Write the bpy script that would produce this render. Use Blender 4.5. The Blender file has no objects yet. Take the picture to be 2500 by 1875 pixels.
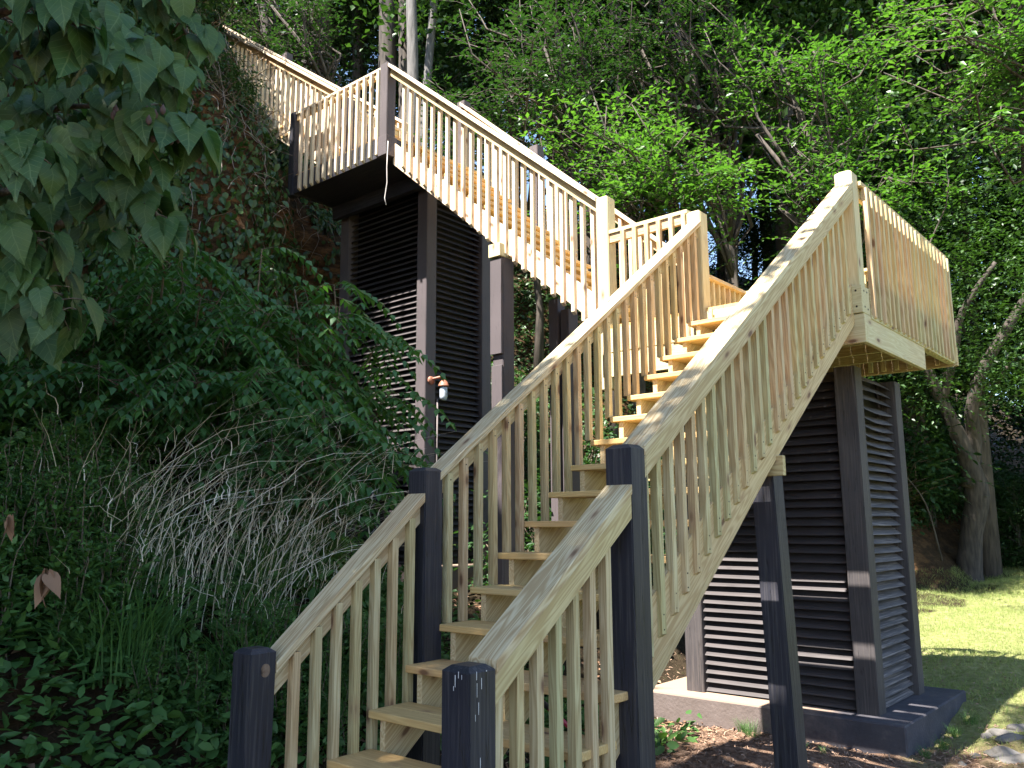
import bpy, bmesh, math, random
import numpy as np
from mathutils import Vector, Matrix

# ------------------------------------------------------------ camera, sky, sun, exposure
sc = bpy.context.scene
cam_d = bpy.data.cameras.new("camera"); cam = bpy.data.objects.new("camera", cam_d)
sc.collection.objects.link(cam); sc.camera = cam
cam_d.sensor_width = 36.0; cam_d.lens = 36.0 * 2070.8 / 2500.0
cam_d.clip_start = 0.05; cam_d.clip_end = 2000
YAW, PITCH, ROLL = map(math.radians, (40.514, 9.463, -0.309))
fw = Vector((-math.sin(YAW)*math.cos(PITCH), math.cos(YAW)*math.cos(PITCH), math.sin(PITCH)))
rt = Vector((math.cos(YAW), math.sin(YAW), 0)); up = rt.cross(fw)
rt2 = rt*math.cos(ROLL) + up*math.sin(ROLL); up2 = up*math.cos(ROLL) - rt*math.sin(ROLL)
M = Matrix((rt2, up2, -fw)).transposed().to_4x4(); M.translation = Vector((2.019, -2.462, 0.0))
cam.matrix_world = M

SUN_EL, SUN_AZ = math.radians(59), math.radians(4)      # azimuth: degrees west of the -Y direction
sdir = Vector((-math.sin(SUN_AZ)*math.cos(SUN_EL), -math.cos(SUN_AZ)*math.cos(SUN_EL), math.sin(SUN_EL)))
sun_d = bpy.data.lights.new("sun", 'SUN'); sun_d.energy = 5.0; sun_d.angle = math.radians(0.53); sun_d.color = (1.0, 0.95, 0.87)
sun = bpy.data.objects.new("sun", sun_d); sc.collection.objects.link(sun)
sun.rotation_euler = sdir.to_track_quat('Z', 'Y').to_euler(); sun.location = sdir*60
w = bpy.data.worlds.new("World"); sc.world = w; w.use_nodes = True
nt = w.node_tree; nt.nodes.clear()
sky = nt.nodes.new('ShaderNodeTexSky'); sky.sky_type = 'NISHITA'; sky.sun_disc = False
sky.sun_elevation = SUN_EL; sky.sun_rotation = math.atan2(sdir.x, sdir.y)
sky.air_density = 1.0; sky.dust_density = 0.6; sky.ozone_density = 2.0
bg = nt.nodes.new('ShaderNodeBackground'); bg.inputs[1].default_value = 0.09
wo = nt.nodes.new('ShaderNodeOutputWorld'); nt.links.new(sky.outputs[0], bg.inputs[0]); nt.links.new(bg.outputs[0], wo.inputs[0])
sc.view_settings.view_transform = 'Standard'; sc.view_settings.look = 'None'
sc.view_settings.exposure = 2.2; sc.view_settings.gamma = 1.0
sc.render.engine = 'CYCLES'
cy = sc.cycles; cy.use_denoising = True; cy.max_bounces = 7; cy.diffuse_bounces = 3; cy.glossy_bounces = 2
cy.transmission_bounces = 4; cy.transparent_max_bounces = 6; cy.sample_clamp_indirect = 6; cy.caustics_reflective = False; cy.caustics_refractive = False
random.seed(7); RNG = np.random.default_rng(11)
COL = sc.collection

# ------------------------------------------------------------ object helpers
def empty(name, loc, label, cat, group=None):
    o = bpy.data.objects.new(name, None); COL.objects.link(o); o.location = loc
    o.empty_display_size = 0.2
    return tag(o, label, cat, group)
def tag(o, label=None, cat=None, group=None, kind=None):
    if label: o["label"] = label
    if cat: o["category"] = cat
    if group: o["group"] = group
    if kind: o["kind"] = kind
    return o
def origin(o):
    v = Vector((0, 0, 0))
    while o is not None:
        v += o.location if o.type == 'EMPTY' or o.get('org') else Vector((0,0,0)); o = o.parent
    return v
def link(name, me, parent=None, mw=None, mat=None):
    o = bpy.data.objects.new(name, me); COL.objects.link(o)
    if mat is not None and not me.materials: me.materials.append(mat)
    mw = mw or Matrix.Identity(4)
    if parent is not None:
        o.parent = parent
        o.matrix_basis = WM(parent).inverted() @ mw
    else:
        o.matrix_basis = mw
    return o
def WM(o):
    m = o.matrix_basis.copy(); p = o.parent
    while p is not None:
        m = p.matrix_basis @ m; p = p.parent
    return m
def smooth(me):
    me.polygons.foreach_set('use_smooth', [True]*len(me.polygons))
def frame(a, b, upv=Vector((0,0,1))):
    a, b = Vector(a), Vector(b); X = (b-a).normalized()
    Y = Vector(upv).cross(X)
    if Y.length < 1e-4: Y = Vector((0,1,0)).cross(X)
    Y.normalize(); Z = X.cross(Y)
    m = Matrix((X, Y, Z)).transposed().to_4x4(); m.translation = (a+b)/2
    return m, (b-a).length
def boxes_mesh(name, items, bev=0.003):
    """items: (cx,cy,cz, lx,ly,lz, cutA, cutB) boxes in local coordinates; cuts shear the two ends"""
    bm = bmesh.new()
    for it in items:
        cx, cyy, cz, lx, ly, lz = it[:6]; ca, cb = (it[6], it[7]) if len(it) > 6 else (0, 0)
        vs = []
        for sx in (-1, 1):
            for sy in (-1, 1):
                for sz in (-1, 1):
                    z = sz*lz/2
                    vs.append(bm.verts.new((cx+sx*lx/2 + z*(ca if sx < 0 else cb), cyy+sy*ly/2, cz+z)))
        for f in ((0,1,3,2),(4,6,7,5),(0,4,5,1),(2,3,7,6),(0,2,6,4),(1,5,7,3)):
            bm.faces.new([vs[i] for i in f])
    if bev:
        bmesh.ops.bevel(bm, geom=list(bm.edges), offset=bev, segments=1, affect='EDGES')
    bmesh.ops.recalc_face_normals(bm, faces=bm.faces)
    me = bpy.data.meshes.new(name); bm.to_mesh(me); bm.free(); return me
def board(name, parent, mat, a, b, wid, hgt, upv=(0,0,1), plumb=(False, False), bev=0.003):
    """a board along a->b; hgt along the up side, wid across; plumb cuts make vertical ends on a sloping board"""
    m, L = frame(a, b, upv)
    X = m.col[0].to_3d(); Z = m.col[2].to_3d(); t = 0
    if abs(X.z) > 1e-3 and abs(Z.z) > 1e-3: t = -Z.xy.length/ max(X.xy.length,1e-3) * (1 if Z.xy.dot(X.xy) > 0 else -1)
    me = boxes_mesh(name, [(0,0,0,L,wid,hgt, t if plumb[0] else 0, t if plumb[1] else 0)], bev)
    return link(name, me, parent, m, mat)
def prism(name, parent, mat, pts, thick, direction, bev=0.0):
    """polygon given in world space, extruded by the vector thick; grain runs along direction"""
    pts = [Vector(p) for p in pts]; X = Vector(direction).normalized(); N = Vector(thick).normalized()
    Y = N.cross(X).normalized(); m = Matrix((X, Y, N)).transposed().to_4x4(); m.translation = pts[0]
    inv = m.inverted(); bm = bmesh.new()
    lo = [bm.verts.new(inv @ p) for p in pts]; hi = [bm.verts.new(inv @ (p+Vector(thick))) for p in pts]
    bm.faces.new(lo); bm.faces.new(hi); n = len(pts)
    for i in range(n): bm.faces.new((lo[i], lo[(i+1) % n], hi[(i+1) % n], hi[i]))
    bmesh.ops.recalc_face_normals(bm, faces=bm.faces)
    if bev: bmesh.ops.bevel(bm, geom=list(bm.edges), offset=bev, segments=1, affect='EDGES')
    me = bpy.data.meshes.new(name); bm.to_mesh(me); bm.free()
    return link(name, me, parent, m, mat)
def post(name, parent, mat, x1, y0, z0, z1, s=0.14, cham=0.028, lean=(0,0), sy=None):
    """square post, its +X face at x1 and its -Y face at y0, with a chamfered top"""
    sy = sy or s
    bm = bmesh.new(); h = z1-z0
    rings = [(s/2, sy/2, 0, 0.0), (s/2, sy/2, h, 1.0)]
    if cham: rings.append((s/2-cham, sy/2-cham, h+cham*0.75, 1.0))
    prev = None
    for (a, b, z, t) in rings:
        dx, dy = lean[0]*z, lean[1]*z
        r = [bm.verts.new((sx*a+dx, syy*b+dy, z)) for sx, syy in ((-1,-1),(1,-1),(1,1),(-1,1))]
        if prev:
            for i in range(4): bm.faces.new((prev[i], prev[(i+1) % 4], r[(i+1) % 4], r[i]))
        else: bm.faces.new(r[::-1])
        prev = r
    bm.faces.new(prev)
    bmesh.ops.bevel(bm, geom=[e for e in bm.edges if abs(e.verts[0].co.z-e.verts[1].co.z) > 0.2], offset=0.006, segments=2, affect='EDGES')
    bmesh.ops.recalc_face_normals(bm, faces=bm.faces)
    # grain along local X: rotate the frame
    R = Matrix(((0,0,1,0),(0,1,0,0),(-1,0,0,0),(0,0,0,1)))     # old z -> new x
    bmesh.ops.transform(bm, matrix=R, verts=bm.verts)
    me = bpy.data.meshes.new(name); bm.to_mesh(me); bm.free()
    mw = Matrix.Translation((x1-s/2, y0+sy/2, z0)) @ R.inverted()
    return link(name, me, parent, mw, mat)
def tube_into(bm, pts, radii, seg=8, cap=True):
    pts = [Vector(p) for p in pts]; prev = None; n = len(pts)
    ref = Vector((0.3, 0.2, 0.93))
    for i, p in enumerate(pts):
        d = (pts[min(i+1, n-1)] - pts[max(i-1, 0)]).normalized()
        a = d.cross(ref)
        if a.length < 0.05: a = d.cross(Vector((1,0,0)))
        a.normalize(); b = d.cross(a)
        r = [bm.verts.new(p + (a*math.cos(t)+b*math.sin(t))*radii[i]) for t in [2*math.pi*k/seg for k in range(seg)]]
        if prev:
            for k in range(seg): bm.faces.new((prev[k], prev[(k+1) % seg], r[(k+1) % seg], r[k]))
        elif cap: bm.faces.new(r[::-1])
        prev = r
    if cap: bm.faces.new(prev)
def tube(name, parent, mat, pts, radii, seg=8):
    bm = bmesh.new()
    if not hasattr(radii, '__len__'): radii = [radii]*len(pts)
    tube_into(bm, pts, radii, seg); bmesh.ops.recalc_face_normals(bm, faces=bm.faces)
    me = bpy.data.meshes.new(name); bm.to_mesh(me); bm.free(); smooth(me)
    return link(name, me, parent, None, mat)
def np_mesh(name, V, F, attr=None, sm=True):
    """V (n,3), F (m,3|4) index array, attr: per-vertex float named v"""
    me = bpy.data.meshes.new(name); V = np.asarray(V, np.float32); F = np.asarray(F, np.int32); k = F.shape[1]
    me.vertices.add(len(V)); me.vertices.foreach_set('co', V.ravel())
    me.loops.add(F.size); me.loops.foreach_set('vertex_index', F.ravel())
    me.polygons.add(len(F)); me.polygons.foreach_set('loop_start', np.arange(0, F.size, k, dtype=np.int32))
    if sm: me.polygons.foreach_set('use_smooth', np.ones(len(F), bool))
    if attr is not None:
        a = me.attributes.new('v', 'FLOAT', 'POINT'); a.data.foreach_set('value', np.asarray(attr, np.float32))
    me.update(calc_edges=True); return me

# ------------------------------------------------------------ materials
def new_mat(name):
    m = bpy.data.materials.new(name); m.use_nodes = True; t = m.node_tree; t.nodes.clear()
    out = t.nodes.new('ShaderNodeOutputMaterial'); p = t.nodes.new('ShaderNodeBsdfPrincipled')
    t.links.new(p.outputs[0], out.inputs[0]); return m, t, p, out
def N(t, typ, **kw):
    n = t.nodes.new(typ)
    for k, v in kw.items():
        if k.startswith('i_'):
            key = k[2:]; n.inputs[int(key) if key.isdigit() else key.replace('_', ' ')].default_value = v
        else: setattr(n, k, v)
    return n
def ramp(t, fac, stops):
    r = t.nodes.new('ShaderNodeValToRGB'); e = r.color_ramp.elements
    while len(e) < len(stops): e.new(0.5)
    for i, (p, c) in enumerate(stops): e[i].position = p; e[i].color = (*c, 1) if len(c) == 3 else c
    if fac is not None: t.links.new(fac, r.inputs[0])
    return r
def mix(t, fac, a, b, bt='MIX'):
    m = t.nodes.new('ShaderNodeMix'); m.data_type = 'RGBA'; m.blend_type = bt
    for s, v in ((m.inputs[0], fac), (m.inputs[6], a), (m.inputs[7], b)):
        if isinstance(v, (int, float)): s.default_value = v
        elif isinstance(v, (tuple, list)): s.default_value = (*v, 1) if len(v) == 3 else v
        else: t.links.new(v, s)
    return m.outputs[2]
def math_(t, op, a, b=0.0, c=0.0):
    m = t.nodes.new('ShaderNodeMath'); m.operation = op
    for i, v in enumerate((a, b, c)):
        if isinstance(v, (int, float)): m.inputs[i].default_value = v
        else: t.links.new(v, m.inputs[i])
    return m.outputs[0]
def objcoord(t, scale, rnd=True):
    tc = N(t, 'ShaderNodeTexCoord'); mp = N(t, 'ShaderNodeMapping'); mp.inputs['Scale'].default_value = scale
    if rnd:
        oi = N(t, 'ShaderNodeObjectInfo'); v = N(t, 'ShaderNodeVectorMath', operation='SCALE'); v.inputs[0].default_value = (13.7, 7.1, 5.3)
        t.links.new(oi.outputs['Random'], v.inputs['Scale'])
        ad = N(t, 'ShaderNodeVectorMath', operation='ADD'); t.links.new(tc.outputs['Object'], ad.inputs[0]); t.links.new(v.outputs[0], ad.inputs[1])
        t.links.new(ad.outputs[0], mp.inputs[0]); return mp.outputs[0], oi
    t.links.new(tc.outputs['Object'], mp.inputs[0]); return mp.outputs[0], None
def wood_mat(name, tints, knots=True, contrast=0.75, rough=0.62):
    m, t, p, out = new_mat(name)
    vec, oi = objcoord(t, (1, 1, 1))
    mp = N(t, 'ShaderNodeMapping'); mp.inputs['Scale'].default_value = (0.55, 8, 8); t.links.new(vec, mp.inputs[0])
    n1 = N(t, 'ShaderNodeTexNoise', i_Scale=1.6, i_Detail=2.0); t.links.new(mp.outputs[0], n1.inputs['Vector'])
    # grain lines: contour lines of a stretched noise
    s = math_(t, 'SINE', math_(t, 'MULTIPLY', n1.outputs[0], 75.0))
    s = math_(t, 'MULTIPLY_ADD', s, 0.5, 0.5)
    mp2 = N(t, 'ShaderNodeMapping'); mp2.inputs['Scale'].default_value = (2.5, 90, 90); t.links.new(vec, mp2.inputs[0])
    n2 = N(t, 'ShaderNodeTexNoise', i_Scale=1.0, i_Detail=3.0); t.links.new(mp2.outputs[0], n2.inputs['Vector'])
    base = ramp(t, oi.outputs['Random'], [(i/(len(tints)-1), c) for i, c in enumerate(tints)])
    big = N(t, 'ShaderNodeTexNoise', i_Scale=1.3, i_Detail=2.0); t.links.new(vec, big.inputs['Vector'])
    c0 = mix(t, math_(t, 'MULTIPLY', ramp(t, big.outputs[0], [(0.42, (0,0,0)), (0.6, (1,1,1))]).outputs[0], 0.25), base.outputs[0], (0.54, 0.38, 0.24))
    dark = mix(t, 1.0, c0, (0.66, 0.56, 0.46), 'MULTIPLY')
    c1 = mix(t, math_(t, 'MULTIPLY', s, contrast), c0, dark)
    c2 = mix(t, math_(t, 'MULTIPLY', ramp(t, n2.outputs[0], [(0.35, (1,1,1)), (0.6, (0,0,0))]).outputs[0], 0.3), c1, dark)
    if knots:
        mp3 = N(t, 'ShaderNodeMapping'); mp3.inputs['Scale'].default_value = (2.9, 7.5, 7.5); t.links.new(vec, mp3.inputs[0])
        vo = N(t, 'ShaderNodeTexVoronoi', i_Scale=1.0, i_Randomness=1.0); t.links.new(mp3.outputs[0], vo.inputs['Vector'])
        kn = ramp(t, vo.outputs['Distance'], [(0.07, (1,1,1)), (0.14, (0,0,0))])
        kn2 = ramp(t, vo.outputs['Distance'], [(0.13, (1,1,1)), (0.27, (0,0,0))])
        c2 = mix(t, math_(t, 'MULTIPLY', kn2.outputs[0], 0.45), c2, (0.36, 0.21, 0.12))
        c2 = mix(t, math_(t, 'MULTIPLY', kn.outputs[0], 0.85), c2, (0.12, 0.055, 0.03))
    t.links.new(c2, p.inputs['Base Color']); p.inputs['Roughness'].default_value = rough
    p.inputs['Specular IOR Level'].default_value = 0.35
    bp = N(t, 'ShaderNodeBump', i_Strength=0.25, i_Distance=0.002)
    t.links.new(math_(t, 'ADD', s, n2.outputs[0]), bp.inputs['Height']); t.links.new(bp.outputs[0], p.inputs['Normal'])
    return m
def paint_mat(name, col, col2, rough=0.5, crack=0.5, worn=(0.16,0.13,0.1), wornamt=0.0, spec=0.5):
    m, t, p, out = new_mat(name)
    vec, oi = objcoord(t, (1, 1, 1))
    mp = N(t, 'ShaderNodeMapping'); mp.inputs['Scale'].default_value = (0.6, 14, 14); t.links.new(vec, mp.inputs[0])
    n = N(t, 'ShaderNodeTexNoise', i_Scale=1.5, i_Detail=4.0); t.links.new(mp.outputs[0], n.inputs['Vector'])
    mp2 = N(t, 'ShaderNodeMapping'); mp2.inputs['Scale'].default_value = (2.2, 80, 80); t.links.new(vec, mp2.inputs[0])
    n2 = N(t, 'ShaderNodeTexNoise', i_Scale=1.0, i_Detail=4.0); t.links.new(mp2.outputs[0], n2.inputs['Vector'])
    n3 = N(t, 'ShaderNodeTexNoise', i_Scale=2.0, i_Detail=5.0); t.links.new(vec, n3.inputs['Vector'])
    c = mix(t, ramp(t, n3.outputs[0], [(0.35, (0,0,0)), (0.7, (1,1,1))]).outputs[0], col, col2)
    ck = ramp(t, n.outputs[0], [(0.485, (0,0,0)), (0.5, (1,1,1)), (0.515, (0,0,0))])
    c = mix(t, math_(t, 'MULTIPLY', ck.outputs[0], crack), c, (0.004, 0.004, 0.005))
    if wornamt:
        wr = ramp(t, n2.outputs[0], [(0.5, (0,0,0)), (0.68, (1,1,1))])
        c = mix(t, math_(t, 'MULTIPLY', wr.outputs[0], wornamt), c, worn)
    t.links.new(c, p.inputs['Base Color']); p.inputs['Roughness'].default_value = rough
    p.inputs['Specular IOR Level'].default_value = spec
    bp = N(t, 'ShaderNodeBump', i_Strength=0.35, i_Distance=0.004)
    t.links.new(math_(t, 'SUBTRACT', n2.outputs[0], ck.outputs[0]), bp.inputs['Height']); t.links.new(bp.outputs[0], p.inputs['Normal'])
    return m
def leaf_mat(name, lo, hi, trans=0.4, rough=0.42, tcol=None, spec=0.4):
    m, t, p, out = new_mat(name)
    at = N(t, 'ShaderNodeAttribute', attribute_name='v')
    oi = N(t, 'ShaderNodeObjectInfo')
    f = math_(t, 'ADD', math_(t, 'MULTIPLY', at.outputs['Fac'], 0.8), math_(t, 'MULTIPLY', oi.outputs['Random'], 0.2))
    c = ramp(t, f, [(0.0, lo), (0.55, tuple((a+b)/2 for a, b in zip(lo, hi))), (1.0, hi)])
    t.links.new(c.outputs[0], p.inputs['Base Color']); p.inputs['Roughness'].default_value = rough
    p.inputs['Specular IOR Level'].default_value = spec
    tr = N(t, 'ShaderNodeBsdfTranslucent')
    tc = mix(t, 1.0, c.outputs[0], tcol or (1.3, 1.5, 0.5), 'MULTIPLY'); t.links.new(tc, tr.inputs[0])
    ms = N(t, 'ShaderNodeMixShader'); ms.inputs[0].default_value = trans
    t.links.new(p.outputs[0], ms.inputs[1]); t.links.new(tr.outputs[0], ms.inputs[2]); t.links.new(ms.outputs[0], out.inputs[0])
    return m
def simple_mat(name, stops, scale=4.0, rough=0.8, bump=0.3, stretch=(1,1,1), metallic=0.0, detail=5.0):
    m, t, p, out = new_mat(name)
    vec, oi = objcoord(t, stretch)
    n = N(t, 'ShaderNodeTexNoise', i_Scale=scale, i_Detail=detail); t.links.new(vec, n.inputs['Vector'])
    r = ramp(t, n.outputs[0], stops); t.links.new(r.outputs[0], p.inputs['Base Color'])
    p.inputs['Roughness'].default_value = rough; p.inputs['Metallic'].default_value = metallic
    bp = N(t, 'ShaderNodeBump', i_Strength=bump, i_Distance=0.01); t.links.new(n.outputs[0], bp.inputs['Height']); t.links.new(bp.outputs[0], p.inputs['Normal'])
    return m
PINE = wood_mat('treated_pine', [(.54,.49,.26), (.62,.50,.27), (.60,.44,.27), (.65,.56,.34), (.50,.47,.26), (.60,.47,.27)])
PINE_CAP = wood_mat('cap_pine', [(.63,.56,.36), (.65,.54,.34), (.61,.54,.36)], contrast=1.0)
PINE_TREAD = wood_mat('tread_pine', [(.64,.47,.19), (.68,.44,.19), (.60,.46,.20)], contrast=0.4)
PINE_SUNLIT = wood_mat('sunlit_pine', [(.70,.61,.45), (.73,.65,.50), (.70,.57,.43), (.75,.68,.52)], contrast=0.5)  # paler pine copy; sun on the upper flights is put into its colour
PINE_POST = wood_mat('post_pine', [(.58,.55,.33), (.60,.54,.34)], contrast=0.4)
BLACK = paint_mat('blue_black_paint', (0.018,0.018,0.026), (0.027,0.027,0.038), rough=0.52, crack=1.0, worn=(.075,.07,.072), wornamt=.6)
BROWN = paint_mat('brown_paint', (0.080,0.066,0.070), (0.095,0.078,0.082), rough=0.6, crack=0.35)
BROWN_OLD = paint_mat('weathered_brown_paint', (0.040,0.034,0.036), (0.062,0.054,0.055), rough=0.7, crack=0.6, worn=(0.15,0.125,0.11), wornamt=0.35)
LOUVER = paint_mat('louver_paint', (0.036,0.030,0.031), (0.056,0.046,0.047), rough=0.65, crack=0.2, worn=(0.13,0.10,0.09), wornamt=0.2)
LOUVER_OLD = paint_mat('weathered_louver_paint', (0.060,0.053,0.054), (0.10,0.088,0.086), rough=0.8, crack=0.5, worn=(0.26,0.22,0.20), wornamt=0.75)
SLAB = simple_mat('slab_concrete', [(0.3,(0.035,0.033,0.045)), (0.6,(0.06,0.055,0.068)), (0.85,(0.12,0.10,0.09))], scale=5, rough=0.85)
def slab_mat():
    m, t, p, out = new_mat('painted_slab'); g = N(t, 'ShaderNodeNewGeometry'); sp = N(t, 'ShaderNodeSeparateXYZ'); t.links.new(g.outputs['Normal'], sp.inputs[0])
    n = N(t, 'ShaderNodeTexNoise', i_Scale=4.0, i_Detail=8.0, i_Roughness=.7); t.links.new(g.outputs['Position'], n.inputs['Vector'])
    n2 = N(t, 'ShaderNodeTexNoise', i_Scale=40.0, i_Detail=4.0); t.links.new(g.outputs['Position'], n2.inputs['Vector'])
    side = ramp(t, n.outputs[0], [(.35,(.036,.034,.042)),(.6,(.060,.055,.064)),(.75,(.13,.115,.10))])
    po = N(t, 'ShaderNodeSeparateXYZ'); t.links.new(g.outputs['Position'], po.inputs[0])
    sunlit_dust = ramp(t, math_(t, 'ADD', math_(t, 'MULTIPLY', po.outputs[0], -.45), math_(t, 'MULTIPLY', n.outputs[0], .7)), [(.70,(0,0,0)),(1.1,(1,1,1))])  # tan dust on top; sunlight on the left end put into its colour
    dm = math_(t, 'MULTIPLY', sunlit_dust.outputs[0], ramp(t, sp.outputs[2], [(.6,(.25,.25,.25)),(.9,(1,1,1))]).outputs[0])
    t.links.new(mix(t, dm, side.outputs[0], (.30,.21,.15)), p.inputs['Base Color']); p.inputs['Roughness'].default_value = .9
    bp = N(t, 'ShaderNodeBump', i_Strength=.5, i_Distance=.01); t.links.new(math_(t, 'ADD', n.outputs[0], n2.outputs[0]), bp.inputs['Height']); t.links.new(bp.outputs[0], p.inputs['Normal']); return m
SLAB = slab_mat()
SLAB2 = simple_mat('slab_bare_concrete', [(0.3,(0.16,0.12,0.10)), (0.7,(0.26,0.20,0.16))], scale=5, rough=0.85)

# ------------------------------------------------------------ the ground
def sstep(x, a, b):
    t = np.clip((x-a)/(b-a), 0, 1); return t*t*(3-2*t)
def terrain(x, y):
    x = np.asarray(x, float); y = np.asarray(y, float)
    h = -1.85 + 0.055*np.clip(y-5, 0, 22) + 0*x
    h = h + (0.30+.16*sstep(4.6-y, 0, 2.2))*np.clip(-x-2.3, 0, 5.3)*sstep(-x, 2.2, 4.0)
    h = h + 0.95*sstep(-x, 1.85, 3.5)*sstep(3.4-y, 0, 2.0)     # raised bank beside the lowest steps
    # bluff
    xb = -8.15 - 0.10*np.clip(4-y, 0, 2) + 0.75*np.clip(2-y, 0, 4) + 0.65*np.clip(y-7.2, 0, 9)
    nr = sstep(4.55-y, 0, .45)*sstep(y, -1.0, 1.5)
    xb = xb + 1.05*nr
    d = xb - x
    wig = 0.22*np.sin(y*1.9+1)+0.13*np.sin(y*4.3)+0.1*np.sin(x*3.1+y*1.3)
    steep = (4.6+.6*nr)*sstep(d+wig, 0.0, 1.25)
    slopeb = (1.25+.35*nr)*np.clip(d-0.9, 0, 3.4) + 0.32*np.clip(d-4.3, 0, 40)
    back = sstep(y, 7.0, 10.0)           # behind the stairs: a gentler wooded slope
    gent = 0.95*np.clip(d, 0, 8) + 0.3*np.clip(d-8, 0, 40)
    b = (steep+slopeb)*(1-back) + gent*back
    h = h + b
    # wooded rise behind the lawn
    h = h + 0.45*np.clip(y-27, 0, 30)*sstep(x, -9, 4) + 0.9*sstep(y, 20, 27)*0
    h = h + 0.035*np.sin(x*2.3+y)+0.03*np.sin(y*2.9-x*1.7)+0.02*np.sin(x*5.1+2)*np.cos(y*4.7)
    return h
def H(x, y): return float(terrain(x, y))
def build_ground():
    def axis(lo, a, b, hi, f, c):
        return np.concatenate([np.arange(lo, a, c), np.arange(a, b, f), np.arange(b, hi+c, c)])
    xs = np.concatenate([np.array([-400., -200, -120]), axis(-80, -14, 5, 60, 0.12, 1.5), np.array([120., 220, 400])])
    ys = np.concatenate([np.array([-300., -120, -50]), axis(-20, -3, 16, 90, 0.12, 1.5), np.array([150., 260, 400])])
    X, Y = np.meshgrid(xs, ys, indexing='ij'); Z = terrain(X, Y)
    Z += np.where((np.abs(X) < 14) & (Y < 16), RNG.normal(0, 1, Z.shape)*np.where((X < -7.4) & (Y < 9), .10, .012), 0)
    V = np.stack([X, Y, Z], -1).reshape(-1, 3); ny = len(ys)
    i, j = np.meshgrid(np.arange(len(xs)-1), np.arange(ny-1), indexing='ij'); a = (i*ny+j).ravel()
    F = np.stack([a, a+ny, a+ny+1, a+1], -1)
    me = np_mesh('ground', V, F)
    m, t, p, out = new_mat('ground')
    geo = N(t, 'ShaderNodeNewGeometry'); sp = N(t, 'ShaderNodeSeparateXYZ'); t.links.new(geo.outputs['Position'], sp.inputs[0])
    nz = N(t, 'ShaderNodeSeparateXYZ'); t.links.new(geo.outputs['Normal'], nz.inputs[0])
    n1 = N(t, 'ShaderNodeTexNoise', i_Scale=0.9, i_Detail=6.0); t.links.new(geo.outputs['Position'], n1.inputs['Vector'])
    n2 = N(t, 'ShaderNodeTexNoise', i_Scale=14.0, i_Detail=8.0, i_Roughness=0.7); t.links.new(geo.outputs['Position'], n2.inputs['Vector'])
    mpz = N(t, 'ShaderNodeMapping'); mpz.inputs['Scale'].default_value = (1,1,3.2); t.links.new(geo.outputs['Position'], mpz.inputs[0]); n3 = N(t, 'ShaderNodeTexNoise', i_Scale=2.6, i_Detail=9.0, i_Roughness=.68); t.links.new(mpz.outputs[0], n3.inputs['Vector'])
    mulch = ramp(t, n2.outputs[0], [(0.3, (0.075,0.045,0.03)), (0.5, (0.20,0.125,0.085)), (0.62, (0.30,0.20,0.145)), (0.75, (0.16,0.11,0.07))])
    forest = ramp(t, n2.outputs[0], [(0.3, (0.018,0.014,0.008)), (0.55, (0.05,0.036,0.022)), (0.75, (0.035,0.045,0.015))])
    grass = ramp(t, n2.outputs[0], [(0.3, (0.14,0.16,0.05)), (0.55, (0.27,0.28,0.11)), (0.75, (0.40,0.35,0.22))])
    clay = ramp(t, n3.outputs[0], [(0.3, (0.03,0.02,0.012)), (0.48, (0.085,0.048,0.025)), (0.6, (0.19,0.10,0.045)), (0.72, (0.055,0.035,0.02))])
    # lawn to the right of and behind the first tower
    lx = ramp(t, math_(t, 'MULTIPLY_ADD', math_(t, 'ADD', sp.outputs[1], math_(t, 'MULTIPLY', sp.outputs[0], 1.1)), 0.1, math_(t, 'MULTIPLY', n1.outputs[0], 0.5)), [(0.74, (0,0,0)), (0.86, (1,1,1))])
    c = mix(t, lx.outputs[0], mulch.outputs[0], grass.outputs[0])
    lf = ramp(t, math_(t, 'MULTIPLY_ADD', sp.outputs[0], -0.3, math_(t, 'MULTIPLY', n1.outputs[0], 0.7)), [(0.95, (0,0,0)), (1.25, (1,1,1))])
    c = mix(t, lf.outputs[0], c, forest.outputs[0])
    bk = ramp(t, math_(t, 'MULTIPLY', sp.outputs[1], 0.04), [(0.72, (0,0,0)), (0.8, (1,1,1))])
    c = mix(t, bk.outputs[0], c, forest.outputs[0])
    st = ramp(t, nz.outputs[2], [(0.5, (1,1,1)), (0.72, (0,0,0))])
    c = mix(t, st.outputs[0], c, clay.outputs[0])
    t.links.new(c, p.inputs['Base Color']); p.inputs['Roughness'].default_value = 0.95; p.inputs['Specular IOR Level'].default_value = 0.1
    bp = N(t, 'ShaderNodeBump', i_Strength=1.0, i_Distance=0.08); t.links.new(math_(t, 'ADD', n2.outputs[0], n3.outputs[0]), bp.inputs['Height']); t.links.new(bp.outputs[0], p.inputs['Normal'])
    return tag(link('ground', me, None, None, m), 'sloping ground of mulch, lawn and an orange clay bluff', None, None, 'structure')
build_ground()

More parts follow.
